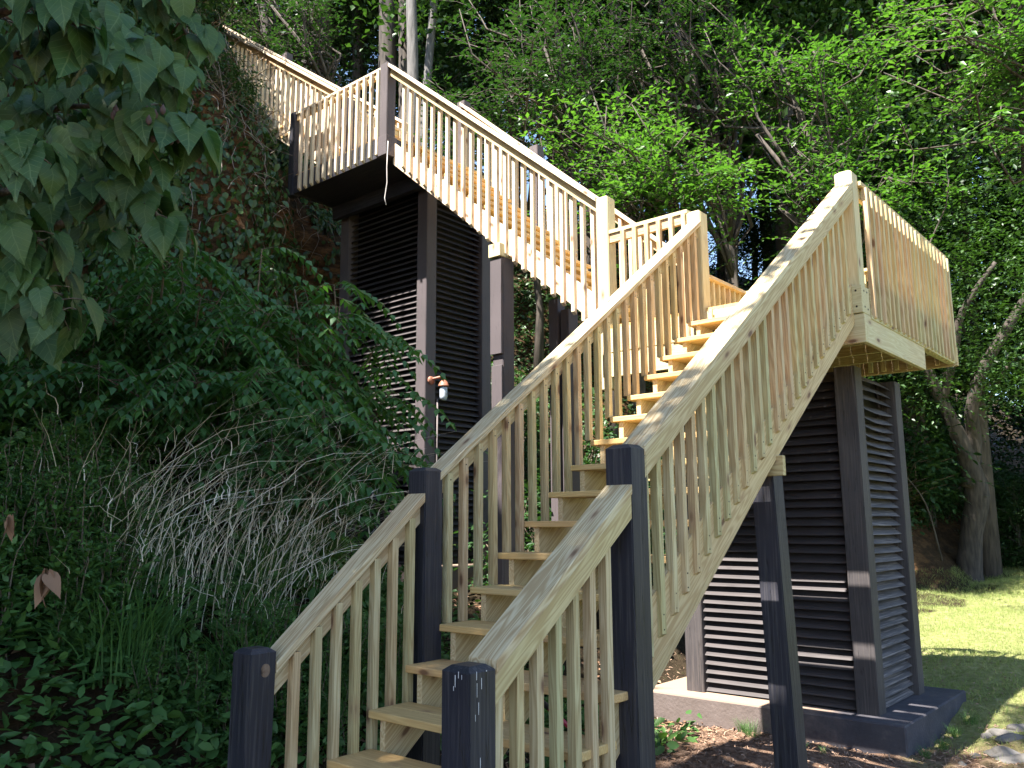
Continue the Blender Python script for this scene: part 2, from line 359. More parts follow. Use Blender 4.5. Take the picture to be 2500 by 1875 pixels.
# ------------------------------------------------------------ the staircase
XL, XR = -1.485, -0.118
Y0, Y1, Y2, YB = -0.20, 0.88, 4.304, 7.094
Z0, RI, GO = -1.304, 0.19, 0.25
FLOOR = Z0 + 17*RI
B = 0.041                                    # baluster width
def balusters(rl, spots, mat=PINE):
    """spots: (x, y, z_bottom, z_top, axis of the foot bevel) of each baluster's centre"""
    for (x, y, zb, zt, bev) in spots:
        j = random.uniform(-.002, .002)
        m, L = frame((x+j, y+j, zb), (x, y, zt), Vector((1, 0, 0)))
        bm = bmesh.new(); h = B/2
        vs = []
        for s in (-1, 1):
            for a, b in ((-h,-h), (h,-h), (h,h), (-h,h)):
                o = Vector((s*L/2, a, b))
                # foot cut at 45 degrees on the outer side
                if s < 0 and bev is not None:
                    wv = m.to_3x3() @ Vector((0, a, b)); k = wv.x if bev[0] == 'x' else wv.y
                    if (k > 0) == (bev[1] == '+'): o.x += 0.03
                vs.append(bm.verts.new(o))
        for f in ((3,2,1,0),(4,5,6,7),(0,1,5,4),(1,2,6,5),(2,3,7,6),(3,0,4,7)): bm.faces.new([vs[i] for i in f])
        me = bpy.data.meshes.new('baluster'); bm.to_mesh(me); bm.free(); link('baluster', me, rl, m, mat)
def railing(parent, cap_a, cap_b, cap_w, sub_a, sub_b, sub_w=0.038, sub_h=0.089, cap_mat=None, plumb=(True, True)):
    rl = bpy.data.objects.new('railing', None); COL.objects.link(rl); rl.empty_display_size = .1
    rl.parent = parent
    board('cap_rail', rl, cap_mat or PINE_CAP, cap_a, cap_b, cap_w, 0.038, plumb=plumb)
    board('sub_rail', rl, PINE, sub_a, sub_b, sub_w, sub_h, plumb=plumb)
    return rl
def lin(a, b, x): return a[1] + (b[1]-a[1])*(x-a[0])/(b[0]-a[0])

# ---- lower flight
low = empty('stair_flight', (-0.8, 0.5, -1.8), 'lowest flight of pale pine stairs rising from black newel posts in the foreground', 'staircase')
TX0, TX1 = -1.490, -0.165
for k in range(-2, 17):
    y = k*GO; z = Z0+k*RI; x1 = TX1 if k < 4 else -0.20
    items = [(0, -0.071, 0, x1-TX0, 0.138, 0.038), (0, 0.071, 0, x1-TX0, 0.138, 0.038)]
    me = boxes_mesh('tread', items, 0.004)
    link('tread', me, low, Matrix.Translation(((TX0+x1)/2+random.uniform(-.004,.004), y+0.142, z-0.019)), PINE_TREAD)
def stringer(x, th):
    pts = []; ks = list(range(-2, 18))
    for k in ks:
        yy = k*GO + 0.03; zl = Z0+(k-1)*RI-0.0385; zh = Z0+k*RI-0.0385
        pts.append((x, yy, zl)); pts.append((x, yy, zh))
    pts[0] = (x, -2*GO+0.03, H(x, -.4)-0.1)
    top = (x, 4.26, FLOOR-0.0385); pts.append(top)
    sl = RI/GO
    pts.append((x, 4.26, FLOOR-0.36))
    zb = lambda yy: FLOOR-0.36-(4.26-yy)*sl
    pts.append((x, 0.2, zb(0.2))) ; pts.append((x, -0.1, H(x,-.1)-0.1))
    prism('stringer', low, PINE, pts, (th, 0, 0), (0, GO, RI))
for x in (-1.425, -0.845, -0.255): stringer(x, 0.038)
# right skirt board
SKa, SKb = (1.052, -0.724), (4.006, 1.351)
ya, yb = 1.02, Y2
prism('skirt_board', low, PINE, [(-0.214, ya, lin(SKa,SKb,ya)), (-0.214, yb, lin(SKa,SKb,yb)), (-0.214, yb, lin(SKa,SKb,yb)+.33), (-0.214, ya, lin(SKa,SKb,ya)+.33)], (0.036,0,0), (0, 1, .72))
posts = empty('newel', (0,0,0), 'x', 'x'); bpy.data.objects.remove(posts)
for (x, y, zt, mt, nm, ln) in ((XL, Y0, -0.575, BLACK, 'newel_post', (0.018, 0)), (XR, Y0, -0.517, BLACK, 'newel_post', (0,0)),
        (XL, Y1, 0.309, BLACK, 'newel_post', (0,0)), (XR, Y1, 0.353, BLACK, 'newel_post', (0,0))):
    zb = H(x, y)-0.15; hh = zt-zb
    post(nm, low, mt, x-ln[0]*hh, y, zb, zt, 0.142, lean=ln)
# left lower rail
def rail_low(side):
    if side == 'L':
        A, Bp = (0.0, -0.575), (0.859, 0.165); x0, x1 = XL-0.142, XL+0.004; xs = XL-0.019-0.036; xb = XL-0.019
    else:
        A, Bp = (-0.085, -0.504), (0.866, 0.175); x0, x1 = XR-0.142, XR+0.006; xs = XR-0.019; xb = XR-0.038-0.019
    ya, yb = -0.06, 0.88
    s = (Bp[1]-A[1])/(Bp[0]-A[0]); c = 1/math.sqrt(1+s*s)
    top = lambda y: A[1]+s*(y-A[0])
    cz = lambda y: top(y)-0.019/c
    rl = railing(low, ((x0+x1)/2, ya+0.003, cz(ya+0.003)), ((x0+x1)/2, yb, cz(yb)), x1-x0,
                 (xs, ya, top(ya)-(0.038+0.045)/c), (xs, yb, top(yb)-(0.038+0.045)/c), plumb=(True, True))
    sp = []
    for i in range(7):
        y = 0.073-0.018+0.122*i if side == 'L' else 0.0+0.122*i
        sp.append((xb, y, top(y)-1.12, top(y)-(0.038)/c-(0.012 if side == 'L' else 0.05), None))
    balusters(rl, sp)
rail_low('L'); rail_low('R')
# left upper rail: balusters on the stair side of the sub-rail, standing on the treads
A, Bp = (1.027, 0.324), (4.304, 2.745); s = (Bp[1]-A[1])/(Bp[0]-A[0]); c = 1/math.sqrt(1+s*s); topL = lambda y: A[1]+s*(y-A[0])
rl = railing(low, (XL-0.068, 1.0, topL(1.0)-0.019/c), (XL-0.068, Y2, topL(Y2)-0.019/c), 0.145,
             (XL-0.055, 1.0, topL(1.0)-0.083/c), (XL-0.055, Y2, topL(Y2)-0.083/c))
sp = []
for i in range(25):
    y = 1.081+0.1295*i; k = math.floor((y-0.0)/GO); zt = Z0+k*RI
    if y > 4.28: break
    sp.append((XL-0.017, y, zt+0.001, topL(y)-0.05/c, None))
balusters(rl, sp)
# right upper rail: sub-rail outside, baluster feet bevelled over the skirt
A, Bp = (1.011, 0.377), (4.325, 2.758); s = (Bp[1]-A[1])/(Bp[0]-A[0]); c = 1/math.sqrt(1+s*s); topR = lambda y: A[1]+s*(y-A[0])
rl = railing(low, (XR-0.068, 1.0, topR(1.0)-0.019/c), (XR-0.068, Y2, topR(Y2)-0.019/c), 0.148,
             (XR-0.019, 1.0, topR(1.0)-0.083/c), (XR-0.019, Y2, topR(Y2)-0.083/c))
sp = []
for i in range(26):
    y = 1.069+0.1229*i
    if y > 4.28: break
    zb = -0.637+0.745*(y-1.069) if y < 2.6 else -0.637+0.745*(2.6-1.069)+0.70*(y-2.6)
    sp.append((XR-0.057, y, zb, topR(y)-0.06/c, 'x+'))
balusters(rl, sp)

# ---- landing 1 (beside the top of the lower flight)
X3 = -2.497
la = empty('stair_landing', (-1.2, 5.5, FLOOR-.3), 'pale pine landing with a tall picket side at the head of the lowest flight', 'landing')
def deck(parent, x0, x1, y0, y1, z, mat):
    its = []; n = int((x1-x0)/0.144); w_ = (x1-x0)/n
    for i in range(n): its.append((0, x0+(i+.5)*w_-(x0+x1)/2, 0, y1-y0, w_-0.002, 0.036))
    me = boxes_mesh('deck', its, 0.0)
    m = Matrix(((0,-1,0,(x0+x1)/2),(1,0,0,(y0+y1)/2),(0,0,1,z-0.018),(0,0,0,1)))
    return link('deck', me, parent, m, mat)
deck(la, X3, XR-0.01, Y2+0.03, YB-0.04, FLOOR, PINE_TREAD)
XE = XR+0.02
board('rim_beam', la, PINE_POST, (X3-.1, Y2+0.02, 1.525), (XE, Y2+0.02, 1.525), 0.04, 0.232)
board('rim_beam', la, PINE_POST, (XE-0.02, Y2+0.041, 1.525), (XE-0.02, 5.96, 1.525), 0.04, 0.232)
board('rim_board', la, PINE_POST, (X3-.1, Y2+0.022, FLOOR-0.037-.12), (XR-.17, Y2+0.022, FLOOR-0.037-.12), 0.038, 0.235)
board('rim_board', la, PINE, (XE-0.024, Y2+0.2, 1.77), (XE-0.024, YB, 1.77), 0.036, 0.232)
board('rim_beam', la, PINE, (X3, YB-0.02, 1.70), (XE+0.03, YB-0.02, 1.70), 0.038, 0.20)
board('rim_beam', la, PINE, (X3+.02, Y2+.05, 1.7), (X3+.02, YB-.05, 1.7), 0.038, 0.20)
board('skirt_strip', la, PINE, (XE-0.03, Y2+0.15, 1.636), (XE-0.03, YB+0.005, 1.636), 0.075, 0.034)
for i in range(5):
    y = 4.75+i*0.5
    board('joist', la, PINE, (X3+.05, y, 1.78), (XE-0.05, y, 1.78), 0.038, 0.185)
post('corner_post', la, PINE_POST, XR, Y2, 1.876, 2.835, 0.14, cham=.035)
boxm = boxes_mesh('post_block', [(0,0,0,0.168,0.178,0.226)], 0.004)
link('post_block', boxm, la, Matrix.Translation((XR-0.068, Y2+0.075, 1.76)), PINE_POST)
post('corner_post', la, PINE_POST, XL+.0, Y2, 1.55, 2.84, 0.14, cham=.035)
post('corner_post', la, PINE_POST, X3, Y2, 1.30, 3.25, 0.14, cham=.035)
post('corner_post', la, PINE, X3+.1, YB-0.14, FLOOR, 2.74, 0.09, cham=0)
post('corner_post', la, PINE, XR-.02, YB-0.14, FLOOR, 2.74, 0.09, cham=0)
# side railing seen edge-on from outside
rl = railing(la, (XR-0.045, Y2+0.14, 2.768), (XR-0.045, YB, 2.768), 0.14, (XR-0.035, Y2+0.14, 2.704), (XR-0.035, YB-.04, 2.704), cap_mat=PINE)
balusters(rl, [(XR+0.006+0.018, 4.535+0.1265*i, 1.612, 2.748, 'x+') for i in range(21)])
# front railing between the two left posts
rl = railing(la, (X3+0.0, Y2+0.07, 2.876), (XL-0.14, Y2+0.07, 2.876), 0.12, (X3, Y2+0.045, 2.811), (XL-0.14, Y2+0.045, 2.811), cap_mat=PINE_POST)
balusters(rl, [(-2.305-0.018+0.134*i, Y2+0.007, 1.62, 2.852, 'y-') for i in range(6)])
# back-left and back railings
rl = railing(la, (X3+.13, 5.75, 2.771), (X3+.13, YB, 2.771), 0.14, (X3+.10, 5.75, 2.706), (X3+.10, YB, 2.706), cap_mat=PINE)
balusters(rl, [(X3+.14, 5.82+0.133*i, 1.62, 2.752, None) for i in range(9)])
rl = railing(la, (X3+.2, YB-0.06, 2.769), (XR-.12, YB-0.06, 2.769), 0.14, (X3+.2, YB-0.05, 2.705), (XR-.12, YB-0.05, 2.705), cap_mat=PINE)
balusters(rl, [(X3+.25+0.133*i, YB-.088, 1.62, 2.75, None) for i in range(16)])

# ---- flight 2 climbing to the left
fl2 = empty('stair_flight', (-4.2, 4.9, 2.0), 'middle flight of sunlit pine stairs climbing left between the two landings', 'staircase')
XA, XB = -2.62, -5.75; NR = 16; Z4 = 5.02
r2 = (Z4-FLOOR)/NR; g2 = (XA-XB)/(NR-1)
for k in range(1, NR):
    z = FLOOR+k*r2; x = XA-(k-1)*g2
    items = [(0, -0.066, 0, 1.20, 0.129, 0.038), (0, 0.066, 0, 1.20, 0.129, 0.038)]
    me = boxes_mesh('tread', items, 0.003)
    m = Matrix(((0,1,0,x-0.118),(1,0,0,5.055),(0,0,1,z-0.019),(0,0,0,1)))
    link('tread', me, fl2, m, PINE_TREAD)
S2a, S2b = (-5.783, 4.548), (-3.002, 2.214)
def zsk(x): return lin(S2a, S2b, x)
def saw2(y, th):
    pts = []
    for k in range(1, NR):
        x = XA-(k-1)*g2-0.02; zl = FLOOR+(k-1)*r2-0.0385; zh = FLOOR+k*r2-0.0385
        pts += [(x, y, zl), (x, y, zh)]
    pts += [(-5.87, y, FLOOR+(NR-1)*r2-0.0385), (-5.87, y, zsk(-5.87)+.02), (XA, y, zsk(XA)+.02)]
    prism('stringer', fl2, PINE_SUNLIT, pts, (0, th, 0), (-g2, 0, r2))
for y in (4.457, 5.0, 5.59): saw2(y, 0.036)
def skirt2(y):
    xa, xb = -2.50, -5.87
    hgt = 0.30
    prism('skirt_board', fl2, PINE_SUNLIT, [(xa, y, zsk(xa)), (xb, y, zsk(xb)), (xb, y, zsk(xb)+hgt), (xa, y, zsk(xa)+hgt)], (0, .03, 0), (-1, 0, .84))
skirt2(4.424)
C2a, C2b = (-5.832, 5.957), (-2.648, 3.29)
s = abs((C2a[1]-C2b[1])/(C2a[0]-C2b[0])); c = 1/math.sqrt(1+s*s)
top2 = lambda x: lin(C2a, C2b, x)
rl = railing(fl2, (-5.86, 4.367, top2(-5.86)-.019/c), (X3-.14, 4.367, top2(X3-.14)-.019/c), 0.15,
             (-5.86, 4.363, top2(-5.86)-.083/c), (X3-.14, 4.363, top2(X3-.14)-.083/c), cap_mat=PINE_SUNLIT)
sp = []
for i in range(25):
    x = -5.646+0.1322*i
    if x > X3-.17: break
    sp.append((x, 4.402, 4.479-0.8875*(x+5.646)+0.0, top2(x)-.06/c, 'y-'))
balusters(rl, sp, PINE_SUNLIT)
# far railing, Y = 5.67
C3a, C3b = (-5.841, 5.944), (-3.605, 3.979)
t3 = lambda x: lin(C3a, C3b, x)
rl = railing(fl2, (-5.86, 5.71, t3(-5.86)-.019/c), (X3+.1, 5.71, t3(X3+.1)-.019/c), 0.14, (-5.86, 5.72, t3(-5.86)-.083/c), (X3+.1, 5.72, t3(X3+.1)-.083/c), cap_mat=PINE_SUNLIT)
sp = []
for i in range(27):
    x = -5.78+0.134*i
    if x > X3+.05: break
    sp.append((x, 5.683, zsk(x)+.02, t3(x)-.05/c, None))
balusters(rl, sp, PINE_SUNLIT)
post('newel_post', fl2, BROWN, -5.80, 5.67, 4.6, 5.99, 0.14, cham=0)
post('newel_post', fl2, BROWN, -4.58, 5.80, 3.2, 4.985, 0.14, cham=0)

# ---- landing 2
XW = -7.899; X4 = -5.873
lb = empty('stair_landing', (-6.9, 5.5, 4.9), 'upper landing with brown corner post and black underside above the louvered tower', 'landing')
deck(lb, XW, X4, Y2+0.03, 6.9, Z4, PINE_TREAD)
board('rim_beam', lb, BLACK, (XW, Y2+.02, 4.85), (X4, Y2+.02, 4.85), 0.04, 0.27)
board('rim_beam', lb, BLACK, (X4-.02, Y2+.06, 4.85), (X4-.02, 6.9, 4.85), 0.04, 0.27)
board('rim_beam', lb, BLACK, (XW+.02, Y2+.04, 4.85), (XW+.02, 6.9, 4.85), 0.04, 0.27)
board('rim_beam', lb, BLACK, (XW, 6.92, 4.85), (X4, 6.92, 4.85), 0.04, 0.27)
board('support_beam', lb, BLACK, (XW+.02, 5.05, 4.62), (X4-.02, 5.05, 4.62), 0.09, 0.2)
board('support_beam', lb, BLACK, (XW+.02, 6.5, 4.62), (X4-.02, 6.5, 4.62), 0.09, 0.2)
for i in range(4):
    x = XW+.35+i*.42
    board('joist', lb, BLACK, (x, Y2+.05, 4.86), (x, 6.9, 4.86), 0.038, 0.235)
link('soffit', boxes_mesh('soffit', [(0,0,0,X4-XW-.1,2.5,.012)], 0), lb, Matrix.Translation(((X4+XW)/2, 5.6, 4.728)), BLACK)
post('corner_post', lb, BROWN, X4+.012, Y2-.012, 4.98, 6.0, 0.15, cham=0)
link('post_block', boxes_mesh('post_block', [(0,0,0,.19,.19,.27)], .004), lb, Matrix.Translation((X4-.068, Y2+.068, 4.845)), BROWN)
post('corner_post', lb, BLACK, XW+.02, Y2-.02, 4.70, 5.98, 0.12, cham=0.01)
board('cap_board', lb, BROWN, (X4-.068, Y2+.06, 6.006), (X4-.069, Y2+.0601, 6.006), .1, .01)
rl = railing(lb, (XW+.02, Y2+.045, 5.955), (X4-.14, Y2+.045, 5.955), 0.10, (XW+.02, Y2+.035, 5.89), (X4-.14, Y2+.035, 5.89), cap_mat=PINE_SUNLIT)
balusters(rl, [(-7.686-.018+0.1402*i, Y2-.024, 4.712, 5.925, 'y-') for i in range(13)], PINE_SUNLIT)
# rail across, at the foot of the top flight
rl = railing(lb, (-7.15, 4.75, 5.93), (-7.15, 5.9, 5.93), 0.12, (-7.13, 4.75, 5.866), (-7.13, 5.9, 5.866), cap_mat=PINE_SUNLIT)
balusters(rl, [(-7.1, 4.82+0.134*i, 5.05, 5.90, None) for i in range(8)], PINE_SUNLIT)
post('corner_post', lb, BROWN, -7.08, 4.60, 5.03, 6.05, 0.14, cham=0)
post('corner_post', lb, BROWN, -7.08, 5.9, 5.03, 5.95, 0.14, cham=0)

# ---- flight 3 up to the top of the bluff
fl3 = empty('stair_flight', (-8.5, 5.2, 5.0), 'topmost flight of pine stairs disappearing up the bluff behind vines', 'staircase')
F3a, F3b = (-7.27, 6.216), (-10.627, 8.596)
t3f = lambda x: lin(F3a, F3b, x)
s3 = .709; c3 = 1/math.sqrt(1+s3*s3)
for k in range(1, 22):
    x = -7.35-(k-1)*.262; z = Z4+k*.186
    me = boxes_mesh('tread', [(0,0,0,1.2,.28,.038)], .003)
    link('tread', me, fl3, Matrix(((0,1,0,x-.13),(1,0,0,5.18),(0,0,1,z-.019),(0,0,0,1))), PINE_TREAD)
for y in (4.613, 5.80):
    xa, xb = -7.2, -13.2
    z_ = lambda x: t3f(x)-1.335
    prism('skirt_board', fl3, PINE_SUNLIT, [(xa,y,z_(xa)),(xb,y,z_(xb)),(xb,y,z_(xb)+.28),(xa,y,z_(xa)+.28)], (0,.034,0), (-1,0,.71))
rl = railing(fl3, (-7.2, 4.56, t3f(-7.2)-.019/c3), (-13.2, 4.56, t3f(-13.2)-.019/c3), .15, (-7.2, 4.555, t3f(-7.2)-.083/c3), (-13.2, 4.555, t3f(-13.2)-.083/c3), cap_mat=PINE_SUNLIT)
balusters(rl, [(-7.35-.137*i, 4.593, t3f(-7.35-.137*i)-1.30, t3f(-7.35-.137*i)-.07, 'y-') for i in range(40)], PINE_SUNLIT)
rl = railing(fl3, (-7.2, 5.85, t3f(-7.2)-.019/c3), (-13.2, 5.85, t3f(-13.2)-.019/c3), .14, (-7.2, 5.86, t3f(-7.2)-.083/c3), (-13.2, 5.86, t3f(-13.2)-.083/c3), cap_mat=PINE_SUNLIT)
balusters(rl, [(-7.35-.137*i, 5.82, t3f(-7.35-.137*i)-1.25, t3f(-7.35-.137*i)-.07, None) for i in range(40)], PINE_SUNLIT)
post('newel_post', fl3, BROWN, -10.6, 5.9, 7.0, 8.72, .14, cham=0)

# ------------------------------------------------------------ louvered towers
def tower(label, x0, x1, y0, y1, zb, zt, ps, front_mat, side_mat, post_mat, sagging=False, label_slab=None, slab=None):
    tw = empty('louvered_tower', ((x0+x1)/2, (y0+y1)/2, zb), label, 'support tower')
    for (px, py) in ((x1, y0), (x0+ps, y0), (x1, y1-ps), (x0+ps, y1-ps)):
        post('corner_post', tw, post_mat, px, py, zb, zt, ps, cham=0)
    def panel(axis, pos, a, b, sgn, mat):
        n = int((zt-zb)/0.083); its = []
        L = b-a; bm = bmesh.new()
        for i in range(n):
            z = zb+0.06+i*0.083; tilt = math.radians(38)+random.uniform(-.03,.03)
            sag = random.uniform(-.004,.004); hw = 0.062; th = 0.017
            if sagging and i > n-9: sag += random.uniform(-.03, .012)
            segs = 6; prev = None
            for q in range(segs+1):
                u = a+L*q/segs; dz = sag*math.sin(math.pi*q/segs) + (sag*.5*q/segs if sagging else 0)
                ring = []
                for (du, dv) in ((-hw, -th/2), (hw, -th/2), (hw, th/2), (-hw, th/2)):
                    o_ = du*math.cos(tilt) - dv*math.sin(tilt); zz = -du*math.sin(tilt)*-1*-1 + dv*math.cos(tilt)
                    # outer edge is low
                    out = o_*sgn
                    co = (u, pos+out, z+zz+dz) if axis == 'x' else (pos+out, u, z+zz+dz)
                    ring.append(bm.verts.new(co))
                if prev:
                    for k in range(4): bm.faces.new((prev[k], prev[(k+1) % 4], ring[(k+1) % 4], ring[k]))
                else: bm.faces.new(ring)
                prev = ring
            bm.faces.new(prev[::-1])
        bmesh.ops.recalc_face_normals(bm, faces=bm.faces)
        # put the grain along the slat
        if axis == 'x': R = Matrix.Translation((0, pos, zb))
        else: R = Matrix.Translation((pos, 0, zb)) @ Matrix.Rotation(math.pi/2, 4, 'Z')
        bmesh.ops.transform(bm, matrix=R.inverted(), verts=bm.verts)
        me = bpy.data.meshes.new('louver_panel'); bm.to_mesh(me); bm.free(); link('louver_panel', me, tw, R, mat)
    panel('x', y0+ps*.5, x0+ps-.005, x1-ps+.005, -1, front_mat)
    panel('y', x1-ps*.5, y0+ps-.005, y1-ps+.005, 1, side_mat)
    panel('x', y1-ps*.5, x0+ps-.005, x1-ps+.005, 1, front_mat)
    panel('y', x0+ps*.5, y0+ps-.005, y1-ps+.005, -1, front_mat)
    # dark boards added to block light showing through the louvers
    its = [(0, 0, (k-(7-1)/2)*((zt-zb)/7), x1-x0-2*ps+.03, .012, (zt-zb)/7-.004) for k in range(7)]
    link('light_block_boards', boxes_mesh('light_block_boards', its, 0), tw, Matrix.Translation(((x0+x1)/2, y0+ps*.5+.10, (zb+zt)/2)), BLACK)
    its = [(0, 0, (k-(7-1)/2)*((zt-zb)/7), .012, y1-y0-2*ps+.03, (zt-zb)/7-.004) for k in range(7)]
    link('light_block_boards', boxes_mesh('light_block_boards', its, 0), tw, Matrix.Translation((x1-ps*.5-.10, (y0+y1)/2, (zb+zt)/2)), BLACK)
    if slab:
        sx0, sx1, sy0, sy1, sz0 = slab
        m = boxes_mesh('base_slab', [(0,0,0, sx1-sx0, sy1-sy0, zb-sz0)], .012)
        link('base_slab', m, tw, Matrix.Translation(((sx0+sx1)/2, (sy0+sy1)/2, (zb+sz0)/2)), SLAB)
    return tw
tower('louvered dark tower on a painted concrete slab under the lower landing', -2.354, -0.527, 5.276, 6.622, -1.61, 1.41, 0.19, LOUVER, LOUVER_OLD, BROWN_OLD, True, slab=(-2.75, -0.25, 5.035, 6.98, -2.2))
tower('tall louvered dark tower behind the sumac under the upper landing', -7.87, -6.0, 5.164, 6.46, -0.5, 4.72, 0.19, LOUVER, LOUVER, BROWN, False, slab=(-8.1, -5.75, 4.95, 6.7, -1.4))

# ------------------------------------------------------------ support posts
sp_ = empty('support_post', (-0.2, 2.5, -1.85), 'black leaning support post under the lowest flight in front of the slab', 'post')
lean = 0.033
zb = -2.1; zt = 0.50
post('post', sp_, BLACK, -0.145, 2.69, zb, zt, 0.150, cham=0, lean=(-lean, 0))
board('cross_block', sp_, PINE, (-1.4, 2.67, 0.36), (-0.135, 2.67, 0.36), .038, .125)
pa = empty('support_post', (-3.97, 4.37, -1.0), 'brown painted post with pinkish sunlit face under the middle flight beside the tall tower', 'post')
post('post', pa, BROWN, -3.935, 4.36, H(-3.9,4.4)-.3, 3.02, 0.15, cham=0, sy=.19)
link('facing_board', boxes_mesh('facing_board', [(0,0,0,1.08,.16,.035)], .003), pa, Matrix(((0,1,0,-4.012),(0,0,1,4.340),(1,0,0,2.385),(0,0,0,1))), BROWN)
link('facing_board', boxes_mesh('facing_board', [(0,0,0,3.0,.15,.03)], .003), pa, Matrix(((0,1,0,-4.005),(0,0,1,4.343),(1,0,0,.22),(0,0,0,1))), BROWN)
link('top_block', boxes_mesh('top_block', [(0,0,0,.15,.17,.24)], .003), pa, Matrix(((0,1,0,-4.012),(0,0,1,4.42),(1,0,0,3.02),(0,0,0,1))), PINE_POST)
pb = empty('support_post', (-4.2, 5.6, -0.8), 'dark doubled post under the far side of the middle flight', 'post')
post('post', pb, BROWN, -3.98, 5.62, H(-4,5.7)-.3, 2.6, .12, cham=0, sy=.2)
post('post', pb, BROWN, -4.13, 5.60, H(-4,5.7)-.3, 2.75, .14, cham=0, sy=.16)

# ------------------------------------------------------------ wall lamp on the tall tower
RUST = simple_mat('rusty_copper', [(0.3,(0.16,0.06,0.035)), (0.6,(0.32,0.13,0.08)), (0.8,(0.40,0.20,0.14))], scale=20, rough=0.55)
mgl, t, p, out = new_mat('frosted_glass'); p.inputs['Base Color'].default_value = (0.62,0.68,0.78,1); p.inputs['Roughness'].default_value = 0.25
p.inputs['Transmission Weight'].default_value = 0.25; p.inputs['Specular IOR Level'].default_value = 0.6
def lathe(name, parent, mat, prof, loc, seg=24):
    bm = bmesh.new(); prev = None
    for r, z in prof:
        ring = [bm.verts.new((r*math.cos(a), r*math.sin(a), z)) for a in [2*math.pi*k/seg for k in range(seg)]]
        if prev:
            for k in range(seg): bm.faces.new((prev[k], prev[(k+1) % seg], ring[(k+1) % seg], ring[k]))
        prev = ring
    bmesh.ops.remove_doubles(bm, verts=bm.verts, dist=1e-5); bmesh.ops.recalc_face_normals(bm, faces=bm.faces)
    me = bpy.data.meshes.new(name); bm.to_mesh(me); bm.free(); smooth(me)
    return link(name, me, parent, Matrix.Translation(loc), mat)
lamp = empty('wall_lamp', (-6.0, 5.26, 1.90), 'compact rusty bracket lamp with frosted glass on the corner of the tall tower', 'lamp')
q = lathe('wall_plate', lamp, RUST, [(0,0.02),(.05,.02),(.055,0.0),(.055,-.01),(0,-.01)], (-5.99, 5.26, 1.90)); q.matrix_basis = q.matrix_basis @ Matrix.Rotation(math.pi/2, 4, 'Y')
tube('bracket_arm', lamp, RUST, [(-5.99,5.27,1.92), (-5.96,5.29,1.925), (-5.90,5.325,1.94), (-5.865,5.345,1.947), (-5.85,5.352,1.935), (-5.848,5.354,1.90)], [.02,.018,.017,.018,.02,.02], 10)
LP = (-5.848, 5.354, 1.90)
tube('conduit', lamp, simple_mat('grey_conduit', [(.3,(.12,.10,.10)),(.7,(.2,.17,.165))]), [(-5.984,5.375,1.66),(-5.984,5.375,.9),(-5.986,5.37,-.3)], .011, 8)
lathe('lamp_shade', lamp, RUST, [(0,.005),(.02,.0),(.045,-.02),(.062,-.05),(.070,-.075),(.074,-.085),(.06,-.085),(.05,-.10),(.05,-.085),(0,-.085)], LP)
lathe('glass_jar', lamp, mgl, [(.050,-.085),(.052,-.12),(.052,-.22),(.045,-.25),(.03,-.268),(0,-.275)], LP)

# red broom-like pole leaning under the lower stairs, and the hanging wire
mr, t, p, out = new_mat('red_plastic'); p.inputs['Base Color'].default_value = (0.42,0.03,0.07,1); p.inputs['Roughness'].default_value = .35
mk, t, p, out = new_mat('black_rubber'); p.inputs['Base Color'].default_value = (0.02,0.02,0.025,1); p.inputs['Roughness'].default_value = .5
pole = empty('pole', (-1.0, 1.9, -1.5), 'red and black pole leaning beneath the lowest stairs', 'pole')
pa_, pb_ = Vector((-1.02, 1.02, -0.73)), Vector((-0.98, 2.1, -1.52)); 
tube('black_grip', pole, mk, [pa_-(pb_-pa_)*.15, pa_+(pb_-pa_)*.32], .016, 10)
tube('red_shaft', pole, mr, [pa_+(pb_-pa_)*.32, pb_+(pb_-pa_)*.12], .0135, 10)
mwire = simple_mat('pale_wire', [(0.3,(0.45,0.42,0.40)), (0.7,(0.6,0.57,0.55))], rough=.6)
wr = empty('hanging_wire', (-5.75, 4.28, 4.9), 'thin pale wire dangling from the upper landing corner', 'wire')
tube('wire', wr, mwire, [(-5.80,4.27,4.86),(-5.80,4.26,4.5),(-5.79,4.26,4.3),(-5.83,4.26,4.1),(-5.80,4.26,4.0)], .006, 6)


# ============================================================ vegetation
CAMO = np.array(cam.matrix_world.translation)
FW, RT, UP = np.array(fw), np.array(rt2), np.array(up2)
def ray(px, py, t):
    """a point t metres deep along a sight line of the survey photograph"""
    return CAMO + (FW + RT*(px-1250)/2070.8 - UP*(py-937.5)/2070.8)*t
def unit(a): return a/np.maximum(np.linalg.norm(a, axis=-1, keepdims=True), 1e-9)
def template(outline, fold=0.12, droop=0.1):
    """outline: half profile (x, y) from base to tip; two strips either side of a midrib"""
    o = np.array(outline); n = len(o)
    mid = np.stack([o[:,0], 0*o[:,0], -droop*o[:,0]**2], -1)
    l = np.stack([o[:,0], o[:,1], -droop*o[:,0]**2 + fold*o[:,1]], -1); r = l*[1,-1,1]
    V = np.concatenate([mid, l, r]); F = []
    for i in range(n-1):
        F.append((i, i+1, n+i+1, n+i)); F.append((i, 2*n+i, 2*n+i+1, i+1))
    return V, np.array(F)
OVAL = template([(0,0.0),(0.45,0.27),(1,0.0)], .25, .15)
OVAL2 = template([(0,0.02),(0.3,0.25),(0.7,0.2),(1,0.0)], .25, .2)
LANCE = template([(0,0.02),(0.3,0.23),(1,0.0)], .15, .15)
BLADE = template([(0,0.012),(0.5,0.012),(1,0.0)], .1, .5)
HEART = template([(-0.10,0.10),(-0.07,0.28),(0.10,0.42),(0.30,0.42),(0.52,0.31),(0.72,0.18),(0.88,0.06),(1.0,0.0)], .18, .28)
HEART[0][:8,0] = np.array([0,.03,.10,.30,.52,.72,.88,1.0])
